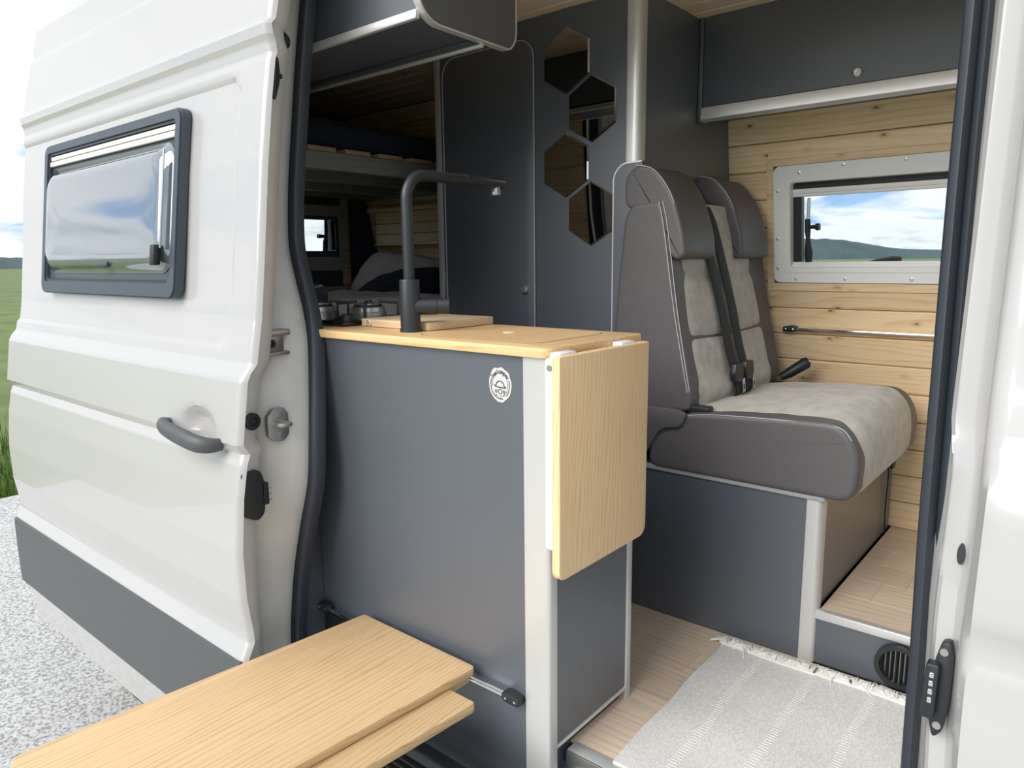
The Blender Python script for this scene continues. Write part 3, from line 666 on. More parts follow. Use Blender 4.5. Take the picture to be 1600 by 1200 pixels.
# ------------------------------------------------------------------ overhead cabinet above the kitchen
uc = thing('overhead_cabinet', (-.9, .29, 1.63), 'anthracite overhead cabinet hung above the kitchen', 'cabinet')
UX = -.466
obj('outer_face', MB().box(-1.45, UX-.018, .130, .146, 1.655, CEIL-.002), 'lam', uc, 0)
obj('bottom_panel', MB().prism([(.134, 1.640), (.350, 1.634), (.350, 1.648), (.134, 1.654)], 0, -1.45, UX-.018), 'lam', uc, 0)
obj('cabinet_door', MB().box(-1.45, UX-.018, .352, .366, 1.64, CEIL-.002), 'lam', uc, 0)
obj('silver_strip', MB().box(-1.45, UX-.016, .122, .136, 1.636, 1.657, .003), 'alu', uc)
rl = MB(); rl.box(-1.45, UX-.016, .346, .360, 1.618, 1.634, .003); obj('light_rail', rl, 'alu', uc, label='aluminium rail under the cabinet')
rl = MB(); rl.box(-1.45, UX-.016, .322, .345, 1.624, 1.635, .002); obj('rail_base', rl, 'lamin', uc)
ep = corners([(.116, CEIL-.003), (.116, 1.665), (.160, 1.6285), (.448, 1.6245), (.472, 1.66), (.472, CEIL-.003)], [0, .028, .03, .022, .022, 0], 6)
obj('end_panel', MB().prism(ep, 0, UX-.016, UX), 'lam', uc, 30)
ed = [(UX-.008, a, b) for a, b in ep]
et = MB(); vs = []; fs = []
for i, p in enumerate(ed):
    a = Vector(ed[max(i-1, 0)]); c = Vector(ed[min(i+1, len(ed)-1)]); t = (c-a).normalized(); nn = Vector((0, -t.z, t.y))*-1
    for d, xx in ((-.0005, -.010), (.004, -.010), (.004, .010), (-.0005, .010)): vs.append(Vector(p)-nn*d*-1*-1+Vector((xx, 0, 0)))
for i in range(len(ed)-1):
    for k in range(4): fs.append((i*4+k, i*4+(k+1) % 4, i*4+4+(k+1) % 4, i*4+4+k))
obj('end_edge_band', et.add(vs, fs), 'alu', uc, 30)
# ------------------------------------------------------------------ overhead cabinet on the far side
ur = thing('overhead_cabinet', (.4, 1.3, 1.51), 'anthracite overhead cabinet above the bench window', 'cabinet')
obj('cabinet_door', MB().box(-.250, 1.25, 1.148, 1.164, 1.556, CEIL-.002, .002), 'lam', ur)
obj('cabinet_body', MB().prism([(1.166, 1.516), (lerp(YW, 1.55)-.016, 1.548), (lerp(YW, 1.82)-.018, CEIL-.002), (1.166, CEIL-.002)], 0, -.264, 1.25), 'lamin', ur, 0)
obj('silver_rail', MB().prism(corners([(1.142, 1.517), (1.168, 1.510), (1.168, 1.555), (1.146, 1.555)], .003), 0, -.252, 1.25), 'alu', ur, 30, label='aluminium rail along the cabinet bottom')
obj('end_filler', MB().box(-.266, -.252, 1.146, 1.20, 1.51, CEIL-.002, .002), 'lam', ur)
kn = MB(); kn.lathe([(.014, 0), (.014, -.005), (.010, -.007), (.009, -.004), (.005, -.004), (.004, -.006)], (.214, 1.148, 1.587), 1, 24)
obj('push_lock', kn, 'lock', ur, label='round nickel push lock')
# ------------------------------------------------------------------ kitchen block
kt = thing('kitchen_cabinet', (-.5, .17, -.17), 'anthracite kitchen cabinet with silver corner posts facing the entrance', 'cabinet')
KD = .335
obj('front_panel', MB().box(-1.05, -.069, 0, .016, -.17, .886), 'lam', kt, 0)
obj('corner_post', MB().prism(corners([(-.069, -.004), (.0, -.004), (.0, .022), (-.069, .022)], [.004, .020, .002, .002], 8), 2, -.17, .886), 'post', kt, 30, label='broad satin silver corner post')
obj('end_panel', MB().box(-.016, -.004, .022, .306, .036, .886), 'lam', kt, 0)
obj('end_trim', MB().box(-.018, .0, .022, .306, .028, .036, .001), 'alu', kt)
obj('kick_panel', MB().box(-.030, -.018, .022, .300, -.004, .03), 'lamin', kt, 0)
obj('well_side', MB().box(-.030, -.016, .02, .09, -.17, .03), 'lam', kt, 0)
obj('rear_post', MB().prism(corners([(-.025, .306), (.0, .306), (.0, .333), (-.025, .333)], [.002, .004, .014, .002], 6), 2, .0, .886), 'post', kt, 30)
obj('aisle_panel', MB().box(-1.05, -.028, .318, .332, 0, .886), 'lam', kt, 0)
vg = obj('vent_grille', MB().ring(rrect(-.80, -.67, .045, .115, .006), rrect(-.79, -.68, .053, .107, .004), 1, -.004, .002), 'black', kt, label='small black slotted vent')
for i in range(6): obj('slat', MB().box(-.79, -.68, -.003, .001, .057+i*.0085, .0615+i*.0085), 'black', vg, 0)
# rail for hooking the table on
def rail(x0, x1, y, z, lb):
    t = thing('table_rail', ((x0+x1)/2, y, z-.01), lb, 'rail')
    obj('rod', MB().box(x0+.03, x1-.03, y-.006, y+.005, z-.006, z+.006, .0035, 2), 'chrome', t)
    for xx, s in ((x0, 1), (x1, -1)):
        b = obj('end_bracket', MB().prism(corners([(xx, z-.010), (xx+s*.035, z-.010), (xx+s*.048, z-.006), (xx+s*.048, z+.010), (xx+s*.03, z+.014), (xx, z+.008)], .004), 1, y-.010, y+.014, .002), 'black', t)
        for q in (.010, .036): obj('screw', MB().lathe([(.0035, 0), (.0035, -.002), (.001, -.003)], (xx+s*q, y-.0098, z), 1, 10), 'chrome', b)
    return t
rail(-.802, -.072, -.015, .128, 'chrome rail with black ends across the kitchen front')
rail(-.077, .62, lerp(YW, .825)-.030, .824, 'chrome rail with black ends on the far pine wall')
# round sticker with lettering
stk = thing('sticker', (-.131, -.001, .785), 'small white round sticker with lettering and a hat-shaped van face', 'sticker')
scx, scz, srx, srz = -.131, .822, .0295, .0345
P = []
for k in range(48):
    a = 2*math.pi*k/48; r = 1.04+.03*math.sin(9*a+1)*(1 if .15 < math.sin(a) else .25)
    if 1.9 < a < 2.6: r += .06
    if 4.4 < a < 5.0: r += .05
    P.append((scx+srx*r*math.cos(a), scz+srz*r*math.sin(a)))
obj('sticker_base', MB().prism(P, 1, -.0008, .0), 'stickerwhite', stk, 0)
def ink(path, r=.0006): obj('ink_line', MB().tube([(scx+x, -.0011, scz+z) for x, z in path], r*1.5, 5), 'ink', stk)
ink([(srx*.86*math.cos(a), srz*.86*math.sin(a)) for a in [math.radians(155+i*7) for i in range(17)]])
ink([(srx*.86*math.cos(a), srz*.86*math.sin(a)) for a in [math.radians(-50+i*7) for i in range(11)]])
ink([(srx*.72*math.cos(a), srz*.72*math.sin(a)) for a in [math.radians(i*10) for i in range(-10, 20)]], .0003)
ink([(-.012, -.0035)]+[(.0115*math.cos(math.radians(a))-.0005, -.004+.0115*math.sin(math.radians(a))) for a in range(175, 4, -15)]+[(.0125, -.0045)], .0008)
ink([(-.0165, -.0015), (-.012, -.0045), (0, -.0055), (.012, -.006), (.016, -.0045)], .0009)
for cx_, r_ in ((0, .0048), (-.011, .0026), (.0105, .0026)): ink([(cx_+r_*math.cos(a*.45), -.0145+r_*1.1*math.sin(a*.45)) for a in range(15)], .0006)
ink([(-.013, -.0215), (-.011, -.0235), (-.009, -.0225)], .0007); ink([(.009, -.0235), (.0115, -.0225)], .0007)
ink([(-.007, -.0285), (0, -.030), (.007, -.0295)], .0009)
word = 'feelcamper'; lt = MB()
dg = None
for i, ch in enumerate(word):
    fc = bpy.data.curves.new('letter', 'FONT'); fc.body = ch; fc.size = .0130; fc.align_x = 'CENTER'; fc.extrude = .0002; fc.offset = .00025
    fo = bpy.data.objects.new('letter', fc); COL.objects.link(fo)
    dg = bpy.context.evaluated_depsgraph_get(); dg.update(); me = bpy.data.meshes.new_from_object(fo.evaluated_get(dg))
    a = math.radians(146-i*(112/(len(word)-1))); c, s_ = math.cos(a), math.sin(a)
    tx, tz = s_, -c                               # tangent, reading left to right
    vs = [(scx+srx*.70*c+v.co.x*tx*.95+v.co.y*c, -.0012-v.co.z, scz+srz*.68*s_+v.co.x*tz*.95+v.co.y*s_) for v in me.vertices]
    lt.add(vs, [tuple(p.vertices) for p in me.polygons])
    bpy.data.objects.remove(fo); bpy.data.meshes.remove(me)
obj('lettering', lt, 'ink', stk, 0)
# worktop with sink lid
wk = thing('worktop', (-.5, .17, .886), 'larch kitchen worktop with rounded corner and inset sink lid', 'worktop')
WT = .907
wp = corners([(-1.05, -.014), (.003, -.014), (.003, .352), (-1.05, .352)], [0, .03, .015, 0], 6)
obj('top_board', MB().prism(wp, 2, .8865, WT, .003), 'work', wk, 30)
sp_ = rrect(-.43, -.07, .03, .325, .05, 6)
lid = obj('sink_lid', MB().prism(rrect(-.428, -.072, .032, .323, .048, 6), 2, WT-.002, WT+.0008), 'work', wk, 0)
obj('lid_groove', MB().ring(rrect(-.4305, -.0695, .0295, .3255, .05, 6), rrect(-.428, -.072, .032, .323, .048, 6), 2, WT-.001, WT+.0003), 'jambdark', lid, 0)
obj('finger_plug', MB().lathe([(.016, 0), (.016, .002), (.012, .0028), (.001, .0028)], (-.265, .19, WT), 2, 24), 'blind', lid, label='pale round plug in the sink lid')
# drop-leaf table on the kitchen end
ft = thing('folding_leaf', (.025, .14, .445), 'larch drop-leaf table hanging folded on the kitchen end', 'table')
fp = corners([(-.028, .442), (.312, .442), (.312, .895), (-.028, .895)], [.022, .03, .004, .004], 6)
obj('leaf_board', MB().prism(fp, 0, .022, .042, .003), 'fold', ft, 30)
obj('support_frame', MB().prism(corners([(-.022, .498), (.06, .498), (.06, .890), (-.022, .890)], [.012, .004, .004, .010], 4), 0, .002, .0215, .002), 'white', ft, 30, label='white folding bracket')
obj('hinge_support', MB().prism(corners([(.20, .51), (.29, .51), (.29, .890), (.20, .890)], .008, 4), 0, .002, .0215, .002), 'white', ft, 30)
for yy in (.01, .235): obj('hinge', MB().box(.004, .030, yy-.02, yy+.035, .884, .900, .003), 'white', ft)
obj('pivot', MB().lathe([(.006, 0), (.006, -.003), (.002, -.003)], (.014, -.022, .872), 1, 12), 'lock', ft)
# faucet
fc_ = thing('faucet', (-.487, .078, WT), 'matt black kitchen tap with long angled spout', 'faucet')
fx_, fy_ = -.487, .078
obj('base', MB().lathe([(.0265, 0), (.0265, .008), (.0245, .010), (.0245, .124), (.0235, .127), (.014, .127)], (fx_, fy_, WT), 2, 28), 'blackmetal', fc_)
H = WT+.376; R_b = .06; path = [(fx_, fy_, WT+.12), (fx_, fy_, H-R_b)]
for k in range(1, 10):
    a = k*math.pi/20; path.append((fx_, fy_+R_b*(1-math.cos(a)), H-R_b+R_b*math.sin(a)))
path += [(fx_, fy_+R_b+.01, H), (fx_, fy_+.345, H)]
obj('spout', MB().tube(path, .0138, 18), 'blackmetal', fc_, 50)
sh = obj('spray_head', MB().tube([(fx_, fy_+.20, H), (fx_, fy_+.345, H), (fx_, fy_+.352, H)], [.0150, .0150, .012], 18), 'blackmetal', fc_, 50)
obj('nozzle', MB().lathe([(.011, .0), (.0125, -.012), (.013, -.022), (.011, -.024)], (fx_, fy_+.325, H-.008), 2, 20), 'lock', sh)
obj('spray_button', MB().box(fx_-.005, fx_+.005, fy_+.24, fy_+.29, H-.0175, H-.012, .001), 'black', sh)
lv = obj('mixer_body', MB().tube([(fx_+.010, fy_+.010, WT+.062), (fx_+.048, fy_+.045, WT+.062), (fx_+.0485, fy_+.0455, WT+.062), (fx_+.070, fy_+.065, WT+.062)], [.021, .021, .0195, .0205], 20), 'blackmetal', fc_, 50)
obj('lever', MB().tube([(fx_+.061, fy_+.057, WT+.075), (fx_+.063, fy_+.059, WT+.143)], .005, 10), 'blackmetal', lv)
# cutting board with hanging ring
cbd = thing('cutting_board', (-.585, .22, WT), 'pale wooden cutting board lying behind the tap', 'cutting board')
obj('board', MB().box(-.715, -.455, .108, .348, WT+.001, WT+.021, .002), 'board', cbd)
obj('ring', MB().tube([(-.683+.009*math.cos(a*.524), .104+.003*math.cos(a*.524), WT+.009+.007*math.sin(a*.524)) for a in range(12)], .0012, 6, closed=True), 'chrome', cbd)
# gas hob
hb_ = thing('gas_hob', (-.86, .2, WT), 'black glass gas hob with two burners at the worktop end', 'hob')
obj('hob_plate', MB().box(-1.03, -.735, .06, .335, WT+.001, WT+.014, .004), 'hobglass', hb_)
for bx, by in ((-.80, .20), (-.95, .14)):
    bu = obj('burner', MB().lathe([(.052, 0), (.052, .016), (.048, .018), (.047, .030), (.036, .032), (.034, .040), (.010, .044)], (bx, by, WT+.014), 2, 28), 'lock', hb_)
    obj('burner_cap', MB().lathe([(.040, 0), (.040, .005), (.02, .008)], (bx, by, WT+.046), 2, 24), 'black', bu)
    for k in range(4):
        a = math.radians(45+90*k); c, s_ = math.cos(a), math.sin(a)
        obj('pan_support', MB().tube([(bx+.085*c, by+.085*s_, WT+.014), (bx+.085*c, by+.085*s_, WT+.055), (bx+.03*c, by+.03*s_, WT+.060)], .0045, 8), 'black', bu)
obj('control_knob', MB().lathe([(.016, 0), (.016, .015), (.013, .017)], (-.76, .095, WT+.014), 2, 18), 'black', hb_)
obj('glass_lid', MB().prism(corners([(.055, WT+.014), (.055, WT+.105), (.24, WT+.105), (.24, WT+.014)], [.0, .02, .03, 0]), 0, -1.05, -1.04, .001), 'hobglass', hb_, 30)
# ------------------------------------------------------------------ outside table hooked on the rail
ot = thing('outside_table', (-.4, -.42, GZ), 'larch table with an extension leaf hooked on outside the kitchen', 'table')
TZ = .170
tp = corners([(-.594, -.022), (-.196, -.022), (-.255, -.805), (-.672, -.805)], [.008, .016, .04, .045], 6)
obj('table_top', MB().prism(tp, 2, TZ-.020, TZ, .004), 'table', ot, 30)
lp = corners([(-.40, -.098), (-.128, -.098), (-.188, -.83), (-.50, -.83)], [.004, .010, .03, .03], 6)
obj('extension_leaf', MB().prism(lp, 2, TZ-.044, TZ-.0215, .004), 'table', ot, 30)
obj('hook_block', MB().prism(corners([(-.60, -.024), (-.215, -.024), (-.215, -.085), (-.60, -.085)], .006), 2, TZ-.046, TZ-.021, .004), 'table', ot, 30)
obj('hook', MB().box(-.58, -.235, -.024, -.008, TZ-.040, TZ-.032, .002), 'steel', ot)
obj('leaf_runner', MB().prism(corners([(-.42, -.26), (-.19, -.26), (-.215, -.40), (-.42, -.40)], [.006, .03, .02, .006]), 2, TZ-.070, TZ-.0445, .004), 'table', ot, 30)
obj('table_leg', MB().tube([(-.44, -.62, TZ-.046), (-.44, -.62, GZ+.012)], .018, 14), 'alu', ot)
obj('leg_foot', MB().lathe([(.05, 0), (.05, .01), (.02, .014)], (-.44, -.62, GZ), 2, 20), 'black', ot)
# ------------------------------------------------------------------ bench base
bb = thing('bench', (0, 1.15, 0), 'two-person grey bench seat with suede centre on an anthracite box', 'bench')
BX = .306
obj('side_panel', MB().box(-.34, BX-.042, .766, .782, .0, .452), 'lam', bb, 0)
obj('corner_post', MB().prism(corners([(BX-.042, .762), (BX, .762), (BX, .800), (BX-.042, .800)], [.003, .024, .002, .002], 8), 2, 0, .452), 'post', bb, 30, label='silver corner post')
obj('front_panel', MB().box(BX-.016, BX-.004, .80, 1.545, .15, .452), 'lam', bb, 0)
obj('top_plate', MB().prism(corners([(-.34, .758), (BX+.006, .758), (BX+.006, 1.50), (-.34, 1.50)], [0, .01, 0, 0]), 2, .453, .470, .003), 'trimgrey', bb, 30, label='grey edged bench top plate')
sw = obj('socket_box', MB().box(BX-.002, BX+.024, 1.38, 1.425, .415, .480, .004), 'black', bb, label='small black box under the seat edge')
obj('socket_flap', MB().box(BX+.020, BX+.030, 1.385, 1.420, .400, .440, .003), 'black', sw)
obj('cable', MB().tube(catmull([(BX+.004, 1.43, .42), (BX+.006, 1.445, .36), (BX+.003, 1.45, .25), (BX+.005, 1.455, .152)], 6), .0025, 6), 'black', sw)
# ------------------------------------------------------------------ seat
se = bb
SY0, SY1, SB = .748, 1.42, 1.45
def loft_y(prof, ys, shrink, fan=True):
    """closed XZ outline swept across y; shrink(t) gives the inset near the two ends"""
    mb = MB(); L = len(prof); cx = sum(p[0] for p in prof)/L; cz = sum(p[1] for p in prof)/L; vs = []; fs = []
    for y in ys:
        k = shrink(y)
        for i, (x, z) in enumerate(prof):
            a = Vector(prof[i-1]); c = Vector(prof[(i+1) % L]); t = (c-a).normalized(); nn = Vector((-t.y, t.x))
            vs.append((x+nn.x*k, y, z+nn.y*k))
    for y, sg in ((ys[0], 0), (ys[-1], 1)):
        k = shrink(y)+.005
        for i, (x, z) in enumerate(prof):
            a = Vector(prof[i-1]); c = Vector(prof[(i+1) % L]); t = (c-a).normalized(); nn = Vector((-t.y, t.x)); vs.append((x+nn.x*k, y, z+nn.y*k))
    for j in range(len(ys)-1):
        for i in range(L): fs.append((j*L+i, j*L+(i+1) % L, (j+1)*L+(i+1) % L, (j+1)*L+i))
    q = len(ys)*L
    for i in range(L):
        j = (i+1) % L; fs += [(i, j, q+j, q+i), (q-L+i, q-L+j, q+L+j, q+L+i)]
    if fan:
        for b0, y in ((q, ys[0]), (q+L, ys[-1])):
            vs.append((sum(vs[b0+i][0] for i in range(L))/L, y, sum(vs[b0+i][2] for i in range(L))/L)); c = len(vs)-1
            fs += [(b0+i, b0+(i+1) % L, c) for i in range(L)]
    else: fs += [tuple(q+i for i in range(L)), tuple(q+L+i for i in range(L))]
    return mb.add(vs, fs)
def area2(p): return sum(p[i-1][0]*p[i][1]-p[i][0]*p[i-1][1] for i in range(len(p)))
def ccw(p): return p if area2(p) > 0 else p[::-1]
def endround(y0, y1, r):
    def f(y):
        d = min(y-y0, y1-y)
        return r-math.sqrt(max(0, r*r-(r-min(d, r))**2))
    return f
def yl(y0, y1, r, n=10): return [y0+r*(1-math.cos(math.pi/2*k/5)) for k in range(6)]+[y0+r+(y1-y0-2*r)*k/n for k in range(1, n)]+[y1-r*(1-math.cos(math.pi/2*k/5)) for k in range(5, -1, -1)]
cush = ccw(corners([(-.20, .464), (-.20, .56), (-.10, .640), (.08, .655), (.22, .664), (.345, .668), (.392, .59), (.384, .464)], [.035, .05, .06, .08, .08, .06, .05, .05], 6))
obj('seat_cushion', loft_y(cush, yl(SY0, SY1, .016), endround(SY0, SY1, .016)), 'leather', se, 60)
# suede insert over top and front of the cushion, with tufted dimples
def xz_cush(t):
    P = catmull([(-.06, .650), (.03, .664), (.14, .672), (.24, .680), (.315, .679), (.355, .662), (.383, .62), (.391, .56), (.388, .51), (.372, .478)], 8)
    q = t*(len(P)-1); i = min(int(q), len(P)-2); return P[i].lerp(P[i+1], q-i)
def ins_seat(u, v):
    p = xz_cush(u); q = xz_cush(min(u+.02, 1)); r = xz_cush(max(u-.02, 0)); t = (q-r).normalized(); nn = Vector((-t.y, t.x)); nn = nn if nn.y > 0 or nn.x > 0 else -nn
    yy0, yy1 = SY0+.040+.012*math.sin(u*6), SY1-.085
    y = yy0+(yy1-yy0)*v; e = min(v, 1-v)*(yy1-yy0)
    d = .013*sm(e/.05)-.008-.004*sm(1-e/.012)
    for cu, cv in ((.16, .25), (.16, .75), (.36, .5), (.36, .0), (.36, 1.), (.05, .5), (.52, .25), (.52, .75)):
        d -= .007*math.exp(-(((u-cu)/.06)**2+((v-cv)/.10)**2))
    return Vector((p.x+nn.x*d, y, p.y+nn.y*d))
obj('seat_insert', MB().grid(ins_seat, 60, 40), 'suede', se, 60, label='taupe suede seat centre')
# backrest
back = ccw(corners([(-.255, .62), (-.335, .70), (-.322, .95), (-.296, 1.20), (-.270, 1.236), (-.176, 1.240), (-.158, 1.16), (-.118, .93), (-.068, .70), (-.070, .645)], [.03, .03, .1, .06, .02, .02, .05, .1, .03, .02], 6))
obj('backrest', loft_y(back, yl(SY0+.006, SB, .012), endround(SY0+.006, SB, .012)), 'leather', se, 60)
def bk(t):
    P = catmull([(-.180, 1.238), (-.156, 1.15), (-.122, .94), (-.088, .78), (-.062, .69), (-.072, .645)], 8)
    q = t*(len(P)-1); i = min(int(q), len(P)-2); return P[i].lerp(P[i+1], q-i)
def ins_back(u, v):
    p = bk(u); q = bk(min(u+.02, 1)); r = bk(max(u-.02, 0)); t = (q-r).normalized(); nn = Vector((-t.y, t.x)); nn = nn if nn.x > 0 else -nn
    w = .012*math.sin(u*math.pi*3)
    yy0, yy1 = SY0+.048+w, 1.315+.075*u-w; y = yy0+(yy1-yy0)*v; e = min(v, 1-v)*(yy1-yy0)
    d = .014*sm(e/.04)-.006
    for cu in (.32, .51): d -= .006*math.exp(-((u-cu-.006*math.cos((v-.5)*6.28))/.016)**2)
    d += .003*abs(math.sin((u-.32)*math.pi/.19))*sm(e/.05)
    return Vector((p.x+nn.x*d, y, p.y+nn.y*d))
obj('backrest_insert', MB().grid(ins_back, 90, 36), 'suede', se, 60, label='taupe suede backrest centre with two quilted seams')
# headrests
hd = ccw(corners([(-.298, 1.222), (-.298, 1.315), (-.255, 1.346), (-.200, 1.330), (-.142, 1.255), (-.108, 1.150), (-.100, 1.085), (-.128, 1.070), (-.160, 1.095), (-.190, 1.18), (-.225, 1.218)], [.03, .035, .04, .05, .06, .06, .03, .02, .03, .05, .03], 6))
for a, b, lb in ((.757, .965, 'headrest nearest the entrance'), (1.165, 1.385, 'headrest next to the pine wall')):
    h = obj('headrest', loft_y(hd, yl(a, b, .010, 6), endround(a, b, .010), False), 'leather', se, 60, label=lb)
    for yy in (a+.004,):
        P = catmull([(-.262, yy-.001, 1.343), (-.205, yy-.001, 1.325), (-.150, yy-.001, 1.255), (-.117, yy-.001, 1.15), (-.109, yy-.001, 1.09)], 8)
        obj('stitching', MB().tube(P, .0013, 5), 'stitch', h)
# seams
for off in (0, .010): obj('stitching', MB().tube(catmull([(-.182+off, SY0+.003+off*.4, 1.236), (-.164+off, SY0+.003+off*.4, 1.16), (-.126+off*.8, SY0+.003+off*.4, .93), (-.078+off*.5, SY0+.003+off*.4, .70)], 8), .0012, 5), 'stitch', se)
obj('stitching', MB().tube(catmull([(-.13, SY0+.004, .617), (-.04, SY0+.004, .640), (.08, SY0+.004, .6505), (.24, SY0+.004, .657), (.335, SY0+.004, .655), (.366, SY0+.006, .625)], 8), .0012, 5), 'stitch', se)
# hinge covers
obj('hinge_cover', MB().prism(corners([(-.345, .475), (-.22, .475), (-.155, .59), (-.090, .598), (-.072, .64), (-.10, .650), (-.345, .65)], [.005, .03, .03, .02, .01, .01, .005]), 1, .736, .752, .004), 'leather', se, 40, label='grey side cover of the folding hinge')
obj('hinge_lever', MB().box(-.135, -.018, .764, .80, .640, .660, .004), 'black', se)
# seat belts
for yy, lb, bx in ((1.005, 'black seat belt of the pair nearer the entrance', 0), (1.085, 'black seat belt of the pair nearer the pine wall', .004)):
    bt = thing('seat_belt', (-.1, yy, .66), lb, 'seat belt', 'belts between the headrests')
    C_ = catmull([(-.168, yy-.055, 1.235), (-.140, yy-.045, 1.16), (-.100, yy+.0, .95), (-.066, yy+.004, .80), (-.040, yy-.004, .735)], 6)
    b_ = MB(); w = .027
    b_.grid(lambda u, v: C_[round(u*(len(C_)-1))]+Vector((.004*math.cos((v-.5)*3)-.002, (v-.5)*2*w, 0)), len(C_)-1, 4)
    b_.grid(lambda u, v: C_[round(u*(len(C_)-1))]+Vector((.004*math.cos((v-.5)*3)-.004, (v-.5)*2*w, 0)), len(C_)-1, 4)
    obj('webbing', b_, 'belt', bt, 60)
    C2 = catmull([(-.040, yy-.004, .735), (-.036, yy+.012, .69), (-.034, yy+.012, .665), (-.046, yy+.008, .652)], 5)
    b2 = MB(); b2.grid(lambda u, v: C2[round(u*(len(C2)-1))]+Vector((0, (v-.5)*.046, 0)), len(C2)-1, 2); b2.grid(lambda u, v: C2[round(u*(len(C2)-1))]+Vector((-.003, (v-.5)*.046, 0)), len(C2)-1, 2)
    obj('lower_webbing', b2, 'belt', bt, 60)
    hsg = obj('tongue_housing', MB().prism(corners([(yy-.034, .728), (yy-.020, .702), (yy+.022, .697), (yy+.036, .722), (yy+.028, .757), (yy-.026, .760)], .006), 0, -.050, -.030, .003), 'black', bt)
    tg = MB(); T0 = lambda v: Vector((-.028+v.x, yy+.026+(v.y*.93+v.z*-.25), .702+(v.z*.93+v.y*.25)))
    tg = MB(T0); tg.ring(rrect(-.010, .010, -.040, .008, .004, 3), rrect(-.0045, .0045, -.030, -.010, .002, 3), 0, -.0015, .0015)
    obj('buckle_tongue', tg, 'chrome', hsg, label='silver belt tongue')
# belt buckle by the wall
bc = thing('belt_buckle', (-.02, 1.42, .655), 'black belt buckle sticking up between seat and pine wall', 'buckle')
obj('buckle_body', MB().tube([(-.045, 1.400, .662), (-.02, 1.412, .678), (.03, 1.432, .716), (.037, 1.436, .720)], [.012, .018, .021, .017], 14), 'black', bc, 50)
obj('release_button', MB().tube([(.034, 1.434, .7185), (.040, 1.4375, .723)], .010, 12), 'lock', bc)
# ------------------------------------------------------------------ round air vent
av = thing('air_vent', (.508, .765, .012), 'round black warm air outlet in the platform riser', 'vent')
vx, vz = .510, .068
rg = MB(); n = 36
rg.ring([(vx+.056*math.cos(2*math.pi*k/n), vz+.056*math.sin(2*math.pi*k/n)) for k in range(n)], [(vx+.044*math.cos(2*math.pi*k/n), vz+.044*math.sin(2*math.pi*k/n)) for k in range(n)], 1, .752, .772)
obj('ring', rg, 'black', av, 30)
for i in range(8):
    xx = vx-.0385+i*.011; h = math.sqrt(.045**2-(xx-vx)**2); obj('louvre', MB().prism([(xx-.0026, .757), (xx+.0006, .755), (xx+.0042, .770), (xx+.001, .7705)], 2, vz-h, vz+h), 'black', av, 0)
obj('vent_back', MB().lathe([(.045, 0), (.045, .0015)], (vx, .7703, vz), 1, 28), 'lock', av, 0)
# ------------------------------------------------------------------ rug
rgt = thing('rug', (.42, .39, 0), 'light grey woven cotton rug with white fringe on the van floor', 'rug')
RX0, RX1, RYa, RYb = .078, .80, .085, .694
def rugp(x, y): return .007+.0025*mnoise.noise(Vector((x*5, y*5, 2)))+.0012*math.sin(y*26+2*mnoise.noise(Vector((x*3, y*2, 7))))
rm = MB()
skw = lambda x, y: Vector((x+.018*(RYb-y)/(RYb-RYa)*(1 if x < .3 else .3)+.003*math.sin(y*23), y+.025*(x-RX0)+.004*math.sin(x*19), 0))
rm.grid(lambda u, v: skw(RX0+(RX1-RX0)*u, RYa+(RYb-RYa)*v)+Vector((0, 0, rugp(RX0+(RX1-RX0)*u, RYa+(RYb-RYa)*v))), 90, 80)
rm.grid(lambda u, v: skw(RX0+(RX1-RX0)*u, RYa+(RYb-RYa)*v)+Vector((0, 0, .001)), 90, 80)
nu, nv = 91, 81; N0 = nu*nv
for i in range(90):
    for j in (0, 80): rm.f.append((i*nv+j, (i+1)*nv+j, N0+(i+1)*nv+j, N0+i*nv+j))
for j in range(80):
    for i in (0, 90): rm.f.append((i*nv+j, i*nv+j+1, N0+i*nv+j+1, N0+i*nv+j))
obj('weave', rm, 'rug', rgt, 60)
rib = MB()
for (x0, dx) in ((.19, .0), (.33, .0), (.47, .0), (.61, 0.)):
    for k in range(60):
        y = RYa+.01+(RYb-RYa-.02)*k/60
        p = skw(x0+.012*math.sin(k*.7)*0, y); rib.box(p.x-.010, p.x+.010, p.y, p.y+.0028, rugp(x0, y)-.001, rugp(x0, y)+.0008)
obj('woven_bands', rib, 'rug', rgt, 0, kind='stuff')
fg = MB()
i = 0; x = RX0+.002
while x < RX1:
    if .318 < x < .328: x += .012; continue
    p = skw(x, RYb); L = random.uniform(.034, .058); a = random.gauss(0, .45)
    for k in range(6):
        dx = random.gauss(0, .003); b_ = a+random.gauss(0, .35)
        fg.tube([(p.x+dx, p.y-.004, .009), (p.x+dx+L*.4*math.sin(b_), p.y+L*.4*math.cos(b_), .015+random.uniform(-.003, .005)), (p.x+dx+L*math.sin(b_*1.3), p.y+L*math.cos(b_*1.3), random.uniform(.002, .006))], [.0024, .0022, .0014], 4)
    x += .0058
obj('fringe', fg, 'fringe', rgt, 60, kind='stuff', label='white knotted fringe')
hem = [skw(RX0+(RX1-RX0)*k/60, RYb-.003)+Vector((0, 0, .0085)) for k in range(61)]
obj('hem', MB().tube(hem, .0028, 6), 'fringe', rgt, 60)
